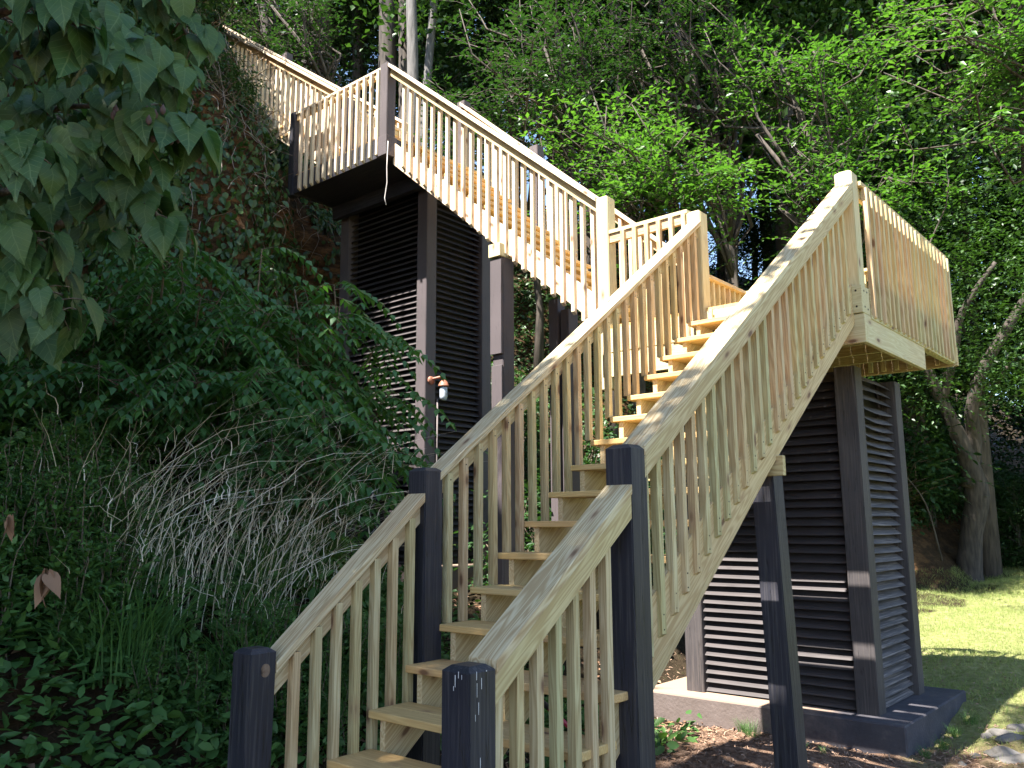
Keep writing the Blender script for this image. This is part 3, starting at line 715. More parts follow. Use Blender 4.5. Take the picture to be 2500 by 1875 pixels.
def place(tmpl, P, D, Nn, L, W=None):
    """instances of a leaf template: P roots, D directions, Nn approximate normals"""
    V, F = tmpl; P = np.asarray(P); D = unit(np.asarray(D)); S = unit(np.cross(Nn, D)); Z = np.cross(D, S)
    L = np.broadcast_to(L, len(P)); W = L if W is None else np.broadcast_to(W, len(P))
    out = P[:,None] + V[None,:,0:1]*D[:,None]*L[:,None,None] + V[None,:,1:2]*S[:,None]*W[:,None,None] + V[None,:,2:3]*Z[:,None]*L[:,None,None]
    FF = F[None] + (np.arange(len(P))*len(V))[:,None,None]
    return out.reshape(-1,3), FF.reshape(-1,4), len(V)
def leaf_object(name, parent, mat, parts, mw=None, luv=None):
    """parts: list of (V, F, nv, v values per leaf)"""
    Vs, Fs, As, off = [], [], [], 0
    for V, F, nv, v in parts:
        Vs.append(V); Fs.append(F+off); As.append(np.repeat(v, nv)); off += len(V)
    me = np_mesh(name, np.concatenate(Vs), np.concatenate(Fs), np.concatenate(As), sm=False)
    if luv is not None:
        at = me.attributes.new('luv', 'FLOAT_VECTOR', 'POINT'); at.data.foreach_set('vector', np.tile(luv[0]*[1,1,0], (len(me.vertices)//len(luv[0]),1)).astype(np.float32).ravel())
    return link(name, me, parent, mw, mat)
def rnd(*s): return RNG.normal(0, 1, s)
GREEN = leaf_mat('elm_leaf', (.042,.115,.024), (.105,.225,.045), trans=.38, rough=.38, spec=.5)
DARKG = leaf_mat('forest_leaf', (.017,.045,.012), (.055,.12,.030), trans=.28, rough=.42, spec=.5)
MIDG = leaf_mat('bush_leaf', (.017,.050,.017), (.045,.105,.030), trans=.26, rough=.45, spec=.45)
PAUL = leaf_mat('broad_leaf', (.026,.072,.030), (.060,.135,.050), trans=.28, rough=.5, spec=.4)
SUMAC = leaf_mat('sumac_leaf', (.045,.125,.045), (.085,.20,.055), trans=.35, rough=.45, spec=.4)
WEED = leaf_mat('weed_leaf', (.040,.105,.030), (.11,.22,.055), trans=.3, rough=.5, spec=.35)
DRY = leaf_mat('dry_grass', (.62,.54,.40), (.92,.86,.72), trans=.25, rough=.7, tcol=(1,1,1), spec=.2)
GRASSM = leaf_mat('grass_blade', (.12,.19,.045), (.42,.44,.18), trans=.35, rough=.6, spec=.2)
DEAD = leaf_mat('dead_leaf', (.16,.08,.045), (.36,.23,.15), trans=.1, rough=.8, tcol=(1,1,1), spec=.2)
def add_veins(m):
    t = m.node_tree; p = [n for n in t.nodes if n.type == 'BSDF_PRINCIPLED'][0]; src = p.inputs['Base Color'].links[0].from_socket
    at = N(t, 'ShaderNodeAttribute', attribute_name='luv'); sp = N(t, 'ShaderNodeSeparateXYZ'); t.links.new(at.outputs['Vector'], sp.inputs[0])
    w_ = math_(t, 'ABSOLUTE', sp.outputs[1]); u = math_(t, 'SUBTRACT', sp.outputs[0], math_(t, 'MULTIPLY', w_, .75))
    fr = math_(t, 'ABSOLUTE', math_(t, 'SUBTRACT', math_(t, 'FRACT', math_(t, 'MULTIPLY', u, 6.0)), .5))
    v1 = math_(t, 'LESS_THAN', w_, .014); v2 = math_(t, 'LESS_THAN', fr, .045); v = math_(t, 'MAXIMUM', v1, v2)
    n = N(t, 'ShaderNodeTexNoise', i_Scale=9.0, i_Detail=4.0); g = N(t, 'ShaderNodeNewGeometry'); t.links.new(g.outputs['Position'], n.inputs['Vector'])
    c = mix(t, ramp(t, n.outputs[0], [(.4,(0,0,0)),(.7,(.6,.6,.6))]).outputs[0], src, (.10,.16,.03))
    t.links.new(mix(t, math_(t, 'MULTIPLY', v, .55), c, (.16,.24,.10)), p.inputs['Base Color'])
    bp = N(t, 'ShaderNodeBump', i_Strength=.6, i_Distance=.004, invert=True); t.links.new(v, bp.inputs['Height']); t.links.new(bp.outputs[0], p.inputs['Normal'])
add_veins(PAUL)
def bark_mat(name, a, b, sc_=6):
    return simple_mat(name, [(0.3,a), (0.55,b), (0.75,tuple(min(1,x*1.4) for x in b))], scale=sc_, rough=.9, bump=.9, stretch=(3,3,.5), detail=8)
BARK = bark_mat('grey_bark', (.022,.018,.015), (.062,.050,.041))
BARKD = bark_mat('dark_bark', (.03,.024,.02), (.075,.06,.048))
BARKL = bark_mat('pale_bark', (.07,.066,.062), (.13,.122,.115))
TWIGM = bark_mat('twig', (.07,.05,.035), (.16,.12,.085), 20)

def path(a, b, n=6, sag=0.0, wob=0.06):
    a = np.array(a, float); b = np.array(b, float); L = np.linalg.norm(b-a); t = np.linspace(0,1,n)[:,None]
    p = a*(1-t)+b*t; p[:,2] += (sag*L*4*t*(1-t))[:,0]; p[1:-1] += rnd(n-2,3)*wob*L/n; return p
def twig_leaves(A, D, L, leaf_len, spacing, tmpl, width=.9, up_noise=.35, droop=.25, side=.8):
    """leaves either side of straight twigs (A starts, D directions, L lengths)"""
    P, DD, NN = [], [], []
    for a, d, l in zip(A, D, L):
        n = max(3, int(l/spacing)); t = np.linspace(.08, 1, n)
        pos = a + d*(t*l)[:,None] + np.array([0,0,-droop*l])*(t**2)[:,None]
        s = unit(np.cross(d, [0,0,1.0])) ; sg = np.where(np.arange(n)%2, 1, -1)[:,None]
        dirs = d*.65 + s*sg*side + rnd(n,3)*.22 + np.array([0,0,-.12]); dirs[-1] = d
        P.append(pos); DD.append(dirs); NN.append(np.array([0,0,1.]) + rnd(n,3)*up_noise)
    P = np.concatenate(P); DD = np.concatenate(DD); NN = np.concatenate(NN); n = len(P)
    LL = leaf_len*RNG.uniform(.6,1.15,n)
    V, F, nv = place(tmpl, P, DD, NN, LL, LL*width)
    return V, F, nv, RNG.uniform(0,1,n)
def limb_tree(name, base, trunk, radius, crowns, label, cat='tree', nlimb=26, leaf=.09, spacing=.05, mat=GREEN, bark=BARKD, twigs=14, tw=(.35,.95), tmpl=OVAL, group=None, flat=.25, forkz=.45, vis_twigs=True):
    """a tree with a trunk path, limbs into each crown ellipsoid and leafy twigs along the limbs
    crowns: (centre, (right, forward, up) half axes, share of the limbs)"""
    root = empty(name, base, label, cat, group)
    tp = np.array(trunk, float); n = len(tp); rad = [radius*(1.35 if i == 0 else 1)*(1-.75*i/(n-1)) for i in range(n)]
    bm = bmesh.new(); tube_into(bm, tp, rad, 12)
    A, D, L = [], [], []
    for (c, ax, share) in crowns:
        c = np.array(c)
        for _ in range(int(nlimb*share)):
            u = unit(rnd(3))*RNG.uniform(.45,1)**.5
            e = c + RT*u[0]*ax[0] + np.array([-RT[1],RT[0],0])*u[1]*ax[1] + np.array([0,0,1])*u[2]*ax[2]
            k = RNG.uniform(forkz, .98)*(n-1); i = int(k); st = tp[i]*(1-(k-i)) + tp[min(i+1,n-1)]*(k-i)
            if np.linalg.norm(e-st) > 2.2 and e[2] < st[2]: st = tp[max(1,i-1)]
            pth = path(st, e, 7, .06, .5); l = np.linalg.norm(e-st)
            tube_into(bm, pth, [max(.008,.022*l**.5*(1-.85*q/6)) for q in range(7)], 5)
            ld = unit(e-st)
            for q in range(twigs):
                t = RNG.uniform(max(.3, 1-2.6/max(l,.1)), 1)
                f = t*6; ii = min(int(f),5); p = pth[ii]*(1-(f-ii))+pth[ii+1]*(f-ii)
                d = unit(ld*.55 + unit(rnd(3)*[1,1,flat])*.9 + np.array([0,0,.12])); A.append(p); D.append(d); L.append(RNG.uniform(*tw))
    if vis_twigs:
        for a, d, l in zip(A, D, L):
            tube_into(bm, [a, a+d*l*.5+np.array([0,0,-.06*l]), a+d*l+np.array([0,0,-.25*l])], [.006,.004,.002], 3, False)
    bmesh.ops.recalc_face_normals(bm, faces=bm.faces)
    me = bpy.data.meshes.new('trunk'); bm.to_mesh(me); bm.free(); smooth(me); link('trunk', me, root, None, bark)
    leaf_object('crown', root, mat, [twig_leaves(A, D, L, leaf, spacing, tmpl)])
    return root

# ---- three sunlit elms behind the landings
limb_tree('elm_tree', (-4.4,10.4,H(-4.4,10.4)), [(-4.4,10.4,H(-4.4,10.4)-.2),(-4.5,10.2,2.0),(-4.7,9.9,4.2),(-4.9,9.5,6.4)], .13,
    [((-5.0,9.0,6.05),(1.9,1.1,.75),.45),((-5.7,8.6,6.9),(1.1,.9,.5),.2),((-4.0,9.7,5.6),(1.3,1.0,.55),.22),((-5.6,8.4,5.2),(.9,.8,.4),.13)], 'sunlit bright green elm leaning over the middle flight between the two landings', nlimb=46, leaf=.135, spacing=.068, twigs=17, tw=(.3,.8), flat=.18)
limb_tree('elm_tree', (-3.05,12.8,H(-3,12.8)), [(-3.05,12.8,H(-3,12.8)-.2),(-3.05,12.8,2.5),(-3.1,12.7,4.6),(-3.4,12.5,7.0),(-3.9,12.3,9)], .15,
    [((-4.0,12.4,8.3),(1.3,1.2,.55),.25),((-2.6,12.2,8.1),(1.2,1.2,.6),.25),((-2.5,12.0,5.9),(1.8,.9,.45),.3),((-3.3,11.8,5.6),(.8,.8,.55),.1),((-4.8,12.2,9.4),(1.4,1.0,.6),.2)], 'elm with layered sunlit sprays rising behind the tall newel of the lowest flight', nlimb=52, leaf=.135, spacing=.072, twigs=15, tw=(.3,.8), flat=.18)
limb_tree('elm_tree', (2.2,11.5,H(2.2,11.5)), [(2.2,11.5,H(2.2,11.5)-.2),(2.1,11.4,1.5),(1.6,11.0,4.0),(.9,10.6,6.0),(.4,10.2,7.5)], .16,
    [((-.5,9.8,6.3),(1.2,1.2,.8),.5),((-.2,10.6,8.0),(1.6,1.2,.8),.3),((.7,9.8,4.9),(.9,1.0,.6),.2)], 'yellow green elm branch filling the top right corner above the lawn', nlimb=46, leaf=.12, spacing=.066, twigs=15, tw=(.3,.75), flat=.2)

def wood_tree(px, py, t, lab, ax=(2.0,1.4,1.1), n=50, lf=.135, mat=None):
    c = ray(px, py, t); gx, gy = c[0]+.4, c[1]+1.4; g = H(gx, gy)
    limb_tree('woodland_tree', (gx,gy,g), [(gx,gy,g-.3),(gx+.1,gy,g+(c[2]-g)*.35),(gx,gy-.2,g+(c[2]-g)*.7),(c[0],c[1],c[2]+ax[2]*.6)], .10,
        [(tuple(c), ax, .6), ((c[0]-.8,c[1]+.4,c[2]+1.6), ax, .4)], lab, nlimb=n, leaf=lf, spacing=.075, twigs=14, mat=mat or MIDG, tw=(.35,.9), flat=.3)
wood_tree(1330, 190, 16, 'mid green tree filling the woods left of the sunlit elm, behind the middle flight', (1.9,1.3,1.0), 44)
wood_tree(1640, 90, 17, 'mid green leafy tree high behind the sunlit elm', (2.2,1.4,1.0), 46)
wood_tree(660, 60, 17, 'leafy green tree above the topmost flight at the upper left', (1.6,1.2,.7), 30, .12)
wood_tree(1160, 330, 17, 'low green tree just behind the rail of the middle flight', (1.4,1.0,.6), 26)
# ---- the leaning tree at the edge of the lawn
gz = H(-2.3,16)
def multi_trunk(name, parent, mat, stems):
    bm = bmesh.new()
    for pts, r in stems: tube_into(bm, pts, r, 14)
    bmesh.ops.recalc_face_normals(bm, faces=bm.faces)
    me = bpy.data.meshes.new(name); bm.to_mesh(me); bm.free(); smooth(me); return link(name, me, parent, None, mat)
def smooth_path(pts, rad, n=4):
    P = np.array(pts, float); out, ro = [], []
    for i in range(len(P)-1):
        p0 = P[max(i-1,0)]; p1 = P[i]; p2 = P[i+1]; p3 = P[min(i+2,len(P)-1)]
        for k in range(n):
            t = k/n; out.append(.5*((2*p1)+(-p0+p2)*t+(2*p0-5*p1+4*p2-p3)*t*t+(-p0+3*p1-3*p2+p3)*t**3)); ro.append(rad[i]*(1-t)+rad[i+1]*t)
    out.append(P[-1]); ro.append(rad[-1]); return out, ro
tr = empty('leaning_tree', (-2.3,16,gz), 'forked grey brown tree with a flared leaning trunk at the edge of the lawn', 'tree')
T_ = 17.6
mt = [(2368,1460,T_),(2366,1400,T_),(2372,1300,T_),(2385,1210,T_),(2362,1120,T_),(2320,1020,T_),(2275,930,T_),(2240,840,T_),(2215,740,T_)]
st1 = smooth_path([ray(*m_) for m_ in mt], [.40,.26,.215,.24,.185,.135,.115,.09,.06])
mt2 = [(2368,1190,T_),(2378,1080,T_),(2372,1000,T_-.2),(2400,900,T_-.4),(2460,800,T_-.6),(2530,680,T_-.8)]
st2 = smooth_path([ray(*m_) for m_ in mt2], [.18,.15,.13,.115,.10,.07])
mt3 = [(2300,980,T_),(2330,860,T_-.3),(2350,760,T_-.5),(2430,640,T_-.8)]
st3 = smooth_path([ray(*m_) for m_ in mt3], [.10,.085,.07,.04])
mt4 = [(2350,1120,T_),(2225,1150,T_-.5),(2150,1110,T_-.8)]
st4 = smooth_path([ray(*m_) for m_ in [(2300,1370,T_-1),(2260,1230,T_-1),(2200,1150,T_-1)]], [.02,.016,.006])
multi_trunk('trunk', tr, BARK, [st1, st2, st3, st4])
A, D, L = [], [], []
for i in range(2100):
    p = ray(RNG.uniform(1900,2750), RNG.uniform(380,900)-0, T_+RNG.uniform(-2.4,2.2)) if i < 1500 else ray(RNG.uniform(2050,2700), RNG.uniform(560,1010), T_-RNG.uniform(1.2,3.2)); A.append(p)
    D.append(unit(rnd(3)*[1,1,.3])); L.append(RNG.uniform(.4,1.1))
leaf_object('crown', tr, DARKG, [twig_leaves(A, D, L, .10, .075, OVAL)])

# ---- forest trees: two crowns shared by many copies
def forest_proto(seed, h, cr, nl, lf):
    global RNG
    RNG = np.random.default_rng(seed)
    root = empty('forest_tree', (0,0,0), 'x', 'tree', None)
    bm = bmesh.new(); tp = np.array([(0,0,-.5),(.05,0,h*.25),(.15,.1,h*.5),(.1,.2,h*.75),(0,.1,h)])
    tube_into(bm, tp, [.26,.20,.16,.11,.03], 10)
    P = []
    for i in range(34):
        z = RNG.uniform(.28,1.0)*h; a = RNG.uniform(0,6.28); rr = cr*(1-.75*((z/h-.55)/.45)**2 if z > .55*h else .55+.45*(z/h-.28)/.27)*RNG.uniform(.5,1)
        e = np.array([rr*math.cos(a), rr*math.sin(a), z+RNG.uniform(-.3,.6)]); k = (z/h*.9)*4; ii = min(int(k),3); st = tp[ii]*(1-(k-ii))+tp[ii+1]*(k-ii); st[2] -= .6
        pth = path(st, e, 6, .05, .4); tube_into(bm, pth, [.06,.05,.04,.03,.02,.008], 5)
        for t in RNG.uniform(.25,1,9):
            k = t*5; ii = min(int(k),4); P.append(pth[ii]*(1-(k-ii))+pth[ii+1]*(k-ii)+rnd(3)*.25)
    bmesh.ops.recalc_face_normals(bm, faces=bm.faces)
    me = bpy.data.meshes.new('trunk'); bm.to_mesh(me); bm.free(); smooth(me); link('trunk', me, root, None, BARKD)
    P = np.array(P); n = nl; c = P[RNG.integers(0,len(P),n)] + rnd(n,3)*[.55,.55,.28]
    V, F, nv = place(OVAL, c, rnd(n,3)*[1,1,.5], np.array([0,0,1.])+rnd(n,3)*.55, lf*RNG.uniform(.6,1.2,n))
    leaf_object('crown', root, DARKG, [(V, F, nv, RNG.uniform(0,1,n))])
    return root
def copy_thing(src, loc, rz=0, scl=1.0, label=None, group=None, cat=None, tilt=(0,0)):
    r = src.copy(); COL.objects.link(r); r.location = loc; r.rotation_euler = (tilt[0], tilt[1], rz); r.scale = (scl,)*3 if not hasattr(scl,'__len__') else scl
    if label: r['label'] = label
    if group: r['group'] = group
    if cat: r['category'] = cat
    for ch in src.children:
        c_ = ch.copy(); COL.objects.link(c_); c_.parent = r
        for g_ in ch.children:
            d_ = g_.copy(); COL.objects.link(d_); d_.parent = c_
    return r
protos = [forest_proto(31, 13, 3.2, 26000, .14), forest_proto(32, 15, 3.6, 28000, .15), forest_proto(33, 10, 3.3, 27000, .14)]
def tall_proto():
    root = empty('tall_tree', (0,0,0), 'x', 'tree'); bm = bmesh.new()
    tp, rr = smooth_path([(0,0,-1),(.1,0,4),(.3,.1,9),(.2,.3,14),(0,.2,20)], [.17,.14,.12,.10,.04]); tube_into(bm, tp, rr, 10); P = []
    for i in range(60):
        a = RNG.uniform(0,6.28); z = RNG.uniform(12.8,21); e = np.array([math.cos(a), math.sin(a), 0])*RNG.uniform(1,5.2)*(1-.4*((z-16)/5)**2)+np.array([0,0,z])
        pth = path((.2,.2,z-1.5), e, 6, .05, .4); tube_into(bm, pth, [.07,.055,.04,.03,.02,.008], 5)
        for t in RNG.uniform(.2,1,9): k = t*5; ii = min(int(k),4); P.append(pth[ii]*(1-(k-ii))+pth[ii+1]*(k-ii)+rnd(3)*.25)
    for i in range(7):
        a = RNG.uniform(0,6.28); z = RNG.uniform(5,12); pth = path((.2,.1,z), (1.4*math.cos(a),1.4*math.sin(a),z+.4), 5, .1, .4); tube_into(bm, pth, [.03,.02,.015,.01,.005], 4)
        for q in pth[2:]: P.append(q)
    me = bpy.data.meshes.new('trunk'); bm.to_mesh(me); bm.free(); smooth(me); link('trunk', me, root, None, BARKD)
    P = np.array(P); n = 56000; c = P[RNG.integers(0,len(P),n)] + rnd(n,3)*[.6,.6,.3]
    V, F, nv = place(OVAL, c, rnd(n,3)*[1,1,.5], np.array([0,0,1.])+rnd(n,3)*.5, .19*RNG.uniform(.6,1.2,n))
    leaf_object('crown', root, DARKG, [(V, F, nv, RNG.uniform(0,1,n))]); return root
tallp = tall_proto()
RNG = np.random.default_rng(5)
FG = 'dark forest trees standing in the woods behind the stairs'
FL = 'dark leafy forest tree in the shaded woods behind the stairs and lawn'
spots = []
for r_, n_, a0, a1 in ((21.5,7,4,40),(27,7,-2,46)):
    for i in range(n_):
        a = math.radians(a0+(a1-a0)*(i+RNG.uniform(.2,.8))/n_); rr = r_*RNG.uniform(.95,1.06); spots.append((CAMO[0]-math.sin(a)*rr, CAMO[1]+math.cos(a)*rr))
for r_, n_, a0, a1 in ((25,5,44,66),(31,3,42,68)):
    for i in range(n_):
        a = math.radians(a0+(a1-a0)*(i+RNG.uniform(.2,.8))/n_); rr = r_*RNG.uniform(.95,1.06); spots.append((CAMO[0]-math.sin(a)*rr, CAMO[1]+math.cos(a)*rr))
for i, (x, y) in enumerate(spots):
    pr = protos[i % 3]; z = H(x, y); s_ = RNG.uniform(.9,1.3); rz = RNG.uniform(0,6.28)
    copy_thing(pr, (x, y, z-.2), rz, (s_, s_, s_*RNG.uniform(.95,1.15)), FL, FG)
# taller trees whose crowns close the canopy above the frame
TG = 'tall straight trunks carrying the high canopy of the woods'; TL = 'tall straight trunk rising out of frame into the high canopy of the woods'
for (px, d) in ((1560,17.5),(1790,18),(1980,17.8),(2130,20.5),(2240,19.5),(2520,18.5),(1480,23),(1400,21),(860,23),(620,20),(2700,19),(1250,27),(1700,22),(1900,22.5),(2620,23),(980,19),(730,26)):
    b = ray(px, 937, d); copy_thing(tallp, (b[0], b[1], H(b[0],b[1])-.3), RNG.uniform(0,6.28), RNG.uniform(.95,1.1), TL, TG)
# understory: the low proto, close to the ground, fills the wood's edge
UG = 'low trees along the edge of the woods'; UL = 'low dark bushy tree at the edge of the woods beyond the lawn'
for (x, y, s_) in ((-4.6,21,.5),(-7.5,19,.5),(-1.0,23.5,.5),(-10,16.5,.45),(2.5,23,.5),(-5.8,17.2,.42),(-.2,20.5,.34),(-3.6,19.0,.33),(1.6,19.8,.36),(-1.9,19.8,.3)):
    copy_thing(protos[2], (x, y, H(x,y)-1.6*s_/.5), RNG.uniform(0,6), (s_*1.2, s_*1.2, s_), UL, UG)

# ---- named trunks on the hilltop
def hill_tree(px, dep, rad, lean, label, bark, top=15, bend=0, cr=True):
    b = ray(px, 500, dep); x, y = b[0], b[1]; z = H(x, y)
    root = empty('forest_tree', (x, y, z), label, 'tree')
    pts = [(x,y,z-.6),(x+lean*.2+bend*.1,y,z+2),(x+lean*.45+bend*.25,y+.1,z+4.5),(x+lean*.7+bend*.1,y,z+7.5),(x+lean,y,z+11),(x+lean*1.2,y,z+top)]
    P_, R_ = smooth_path(pts, [rad*1.25,rad,rad*.92,rad*.8,rad*.6,rad*.2])
    multi_trunk('trunk', root, bark, [(P_, R_)])
    A, D, L = [], [], []
    for _ in range(260):
        u = unit(rnd(3))*RNG.uniform(.3,1)**.5; A.append(np.array([x+lean,y,z+top-1.5]) + u*[2.8,2.8,3.2]); D.append(unit(rnd(3)*[1,1,.3])); L.append(RNG.uniform(.4,1))
    leaf_object('crown', root, DARKG, [twig_leaves(A, D, L, .12, .09, OVAL)])
hill_tree(735, 20, .21, .1, 'grey trunk standing above the topmost flight, leftmost of the hilltop trunks', BARK)
hill_tree(782, 23, .20, -.2, 'dark trunk just right of the leftmost hilltop trunk', BARKD)
hill_tree(925, 20, .24, .2, 'thickest grey trunk rising directly behind the upper landing corner', BARK)
hill_tree(1000, 17, .13, -.15, 'slim pale trunk right of the thickest trunk above the middle flight', BARKL)
hill_tree(1018, 19, .11, .9, 'slender curved trunk leaning right beside the slim pale trunk', BARKL, bend=-1.2)
hill_tree(1455, 20, .20, -.5, 'dark trunk in the woods above the sunlit elm', BARKD)

# ---- shade tree behind the viewer whose canopy darkens the foreground
def shade_tree():
    root = empty('shade_tree', (-2.5,-6.5,H(-2.5,-6.5)), 'large shade tree standing behind the viewer, its canopy over the foreground', 'tree')
    bm = bmesh.new(); tp = path((-2.5,-6.5,-2), (-2.8,-5.5,8.5), 7, 0, .1); tube_into(bm, tp, [.4,.34,.3,.26,.22,.18,.12], 12)
    P = []; n = 0
    sb = lambda X: (7.0 if X < -8.2 else 1.35-.53*X if X < -4.5 else 1.65-.53*X if X < -.2 else 2.1+.6*min(X,1.5))
    def add(X, s, z):
        Y = (s-.515*z)/.857; P.append((X + (z)*math.tan(SUN_AZ)*-.6, Y, z))
    for X in np.arange(-13, 4.5, .36):
        for s in np.arange(-6, sb(X), .36):
            edge = sb(X)-s
            if edge < 1.0 and RNG.uniform() < .45*(1-edge): continue
            add(X+RNG.uniform(-.2,.2), s+RNG.uniform(-.2,.2)-.15, RNG.uniform(8.8,11))
    for _ in range(26):      # loose outer sprays: dapples at the right
        add(RNG.uniform(-.1,3.2), RNG.uniform(2.6,4.4), RNG.uniform(8.8,11))
    for _ in range(38):
        add(RNG.uniform(.35,3.6), RNG.uniform(4.4,7.0), RNG.uniform(9,11))
    for _ in range(7):
        add(RNG.uniform(-8.2,-7.0), RNG.uniform(5.6,6.5), RNG.uniform(9,11))
    P = np.array(P)
    for p in P[::20]: tube_into(bm, path(tp[-1 if RNG.uniform()<.5 else -2], p, 6, .05, .4), [.07,.055,.04,.03,.02,.01], 5)
    bmesh.ops.recalc_face_normals(bm, faces=bm.faces)
    me = bpy.data.meshes.new('trunk'); bm.to_mesh(me); bm.free(); smooth(me); link('trunk', me, root, None, BARKD)
    k = 120; c = np.repeat(P, k, 0) + rnd(len(P)*k,3)*[.24,.24,.16]; n = len(c)
    V, F, nv = place(OVAL, c, rnd(n,3)*[1,1,.4], np.array([0,-.4,1.])+rnd(n,3)*.4, .17*RNG.uniform(.7,1.2,n))
    leaf_object('crown', root, DARKG, [(V, F, nv, RNG.uniform(0,1,n))])
shade_tree()

# ---- broad-leaved tree reaching in at the top left
def broad_tree():
    root = empty('broad_leaved_tree', (-4.0,-2.6,H(-4,-2.6)), 'dark broad-leaved branches with big drooping heart leaves at the top left', 'tree')
    bm = bmesh.new(); tube_into(bm, path((-4.2,-2.9,-1.8),(-4.4,-2.4,5),7,0,.2), [.16,.14,.13,.12,.10,.08,.05], 10)
    Br = [[(-500,250,5.0),(-60,170,4.4),(160,120,4.1),(330,150,3.9)], [(-500,420,5.0),(100,360,4.4),(330,350,4.2),(500,320,4.2)],
          [(-400,650,5.2),(150,560,4.7),(350,470,4.5),(455,560,4.4)], [(-500,800,5.0),(-80,730,4.4),(100,700,4.1),(190,760,4.0)],
          [(-300,-250,5.0),(120,-30,4.4),(330,90,4.3),(470,190,4.4)], [(-100,-400,4.8),(250,-100,4.6),(440,0,4.7),(520,120,4.8)],
          [(-500,100,5.4),(20,270,5.0),(220,260,4.9),(400,260,4.8)], [(-500,560,5.6),(0,480,5.2),(230,430,5.2),(380,410,5.0)],
          [(-500,380,6.4),(60,420,5.9),(240,520,5.7),(330,600,5.6)], [(-400,150,6.4),(100,240,6.0),(300,420,5.8),(430,470,5.6)],
          [(-500,640,5.8),(-40,640,5.0),(90,620,4.7),(170,660,4.6)], [(-500,-50,6.2),(150,60,5.8),(330,230,5.6),(440,300,5.5)], [(-400,520,4.9),(-80,560,4.3),(60,540,4.1),(130,590,4.0)],
          [(-500,300,6.8),(40,300,6.4),(200,420,6.2),(300,500,6.1)], [(-500,700,5.0),(-120,800,4.6),(20,780,4.4),(110,800,4.3)], [(-300,-80,6.8),(60,120,6.4),(260,170,6.2),(400,190,6.1)],
          [(-300,-100,4.4),(-20,30,3.9),(120,10,3.7),(230,60,3.6)], [(-500,300,4.6),(-120,330,4.0),(30,320,3.8),(120,380,3.7)]]
    P, D, Nn, L = [], [], [], []
    for b in Br:
        pp, rr = smooth_path([ray(q[0]-45, q[1], q[2]) for q in b], [.035,.024,.015,.008], 10); pp = np.array(pp); tube_into(bm, pp, rr, 6)
        for i in range(5, len(pp)):
            ax = unit(pp[i]-pp[i-1]); sd = unit(np.cross(ax, [0,0,1.]))
            for sg in (-1, 1):
                if RNG.uniform() < .06: continue
                pd = unit(sd*sg*.8 + ax*.4 + rnd(3)*.3 + np.array([0,0,.25])); pl = RNG.uniform(.07,.17)
                e = pp[i]+pd*pl; tube_into(bm, [pp[i], pp[i]+pd*pl*.6+np.array([0,0,.012]), e], [.0045,.0035,.003], 4, False)
                sz = RNG.uniform(.11,.215)
                P.append(e); D.append(unit(pd*.35+ax*.2+np.array([0,0,-1.0])+rnd(3)*.28)); L.append(sz)
                Nn.append(unit(pd*.9+np.array([.45,-.35,.55])+rnd(3)*.35))
    bmesh.ops.recalc_face_normals(bm, faces=bm.faces)
    me = bpy.data.meshes.new('branch'); bm.to_mesh(me); bm.free(); smooth(me); link('branch', me, root, None, TWIGM)
    V, F, nv = place(HEART, P, D, Nn, np.array(L), np.array(L)*.95)
    V += rnd(*V.shape)*.003
    o = leaf_object('leaves', root, PAUL, [(V, F, nv, RNG.uniform(0,1,len(P)))], luv=HEART)
    smooth(o.data)
    # brown seed pods
    bm = bmesh.new()
    for _ in range(26):
        c = ray(RNG.uniform(275,450), RNG.uniform(262,345), 4.1+RNG.uniform(-.1,.2)); r_ = .014
        tube_into(bm, [c+np.array([0,0,-.022]), c+np.array([0,0,-.01]), c+np.array([0,0,.008]), c+np.array([0,0,.02]), c+np.array([.002,0,.03])], [.003,.013,.014,.007,.001], 7)
    bmesh.ops.recalc_face_normals(bm, faces=bm.faces)
    me = bpy.data.meshes.new('seed_pods'); bm.to_mesh(me); bm.free(); smooth(me)
    link('seed_pod_cluster', me, root, None, simple_mat('seed_pod', [(.3,(.05,.03,.03)),(.7,(.13,.08,.075))], scale=30))['kind'] = 'stuff'
broad_tree()

# knot patch and bird droppings on the near posts
def on_x(px, py, X):
    d = ray(px, py, 1)-CAMO; return CAMO + d*(X-CAMO[0])/d[0]
def on_y(px, py, Y):
    d = ray(px, py, 1)-CAMO; return CAMO + d*(Y-CAMO[1])/d[1]
kp = on_x(648, 1637, XL); bm = bmesh.new()
bmesh.ops.create_cone(bm, cap_ends=True, segments=28, radius1=1, radius2=1, depth=.004)
for v in bm.verts: v.co = Vector((v.co.z, v.co.x*.024, v.co.y*.030))
me = bpy.data.meshes.new('knot'); bm.to_mesh(me); bm.free()
link('knot', me, low, Matrix.Translation((XL-.0005, kp[1], kp[2])), simple_mat('bare_knot', [(.35,(.035,.02,.012)),(.5,(.17,.11,.07)),(.7,(.24,.17,.12))], scale=60, stretch=(1,.6,.35)))
SCREW = simple_mat('dark_screw', [(.3,(.03,.028,.025)),(.7,(.07,.06,.05))], scale=30, rough=.5, metallic=.6)
def dots(name, parent, pts, r, axis='x'):
    bm = bmesh.new()
    for p in pts:
        n0 = len(bm.verts); bmesh.ops.create_cone(bm, cap_ends=True, segments=10, radius1=r, radius2=r*.8, depth=.003)
        for v in list(bm.verts)[n0:]:
            c_ = v.co.copy(); v.co = Vector(p) + (Vector((c_.z, c_.x, c_.y)) if axis == 'x' else Vector((c_.x, -c_.z, c_.y)))
    me = bpy.data.meshes.new(name); bm.to_mesh(me); bm.free(); link(name, me, parent, None, SCREW)['kind'] = 'stuff'
pts = []
for i in range(7): y = .055+.122*i; pts += [(XL-.034, y, -.575+.861*y-.10), (XL-.034, y, -.575+.861*y-.16)]
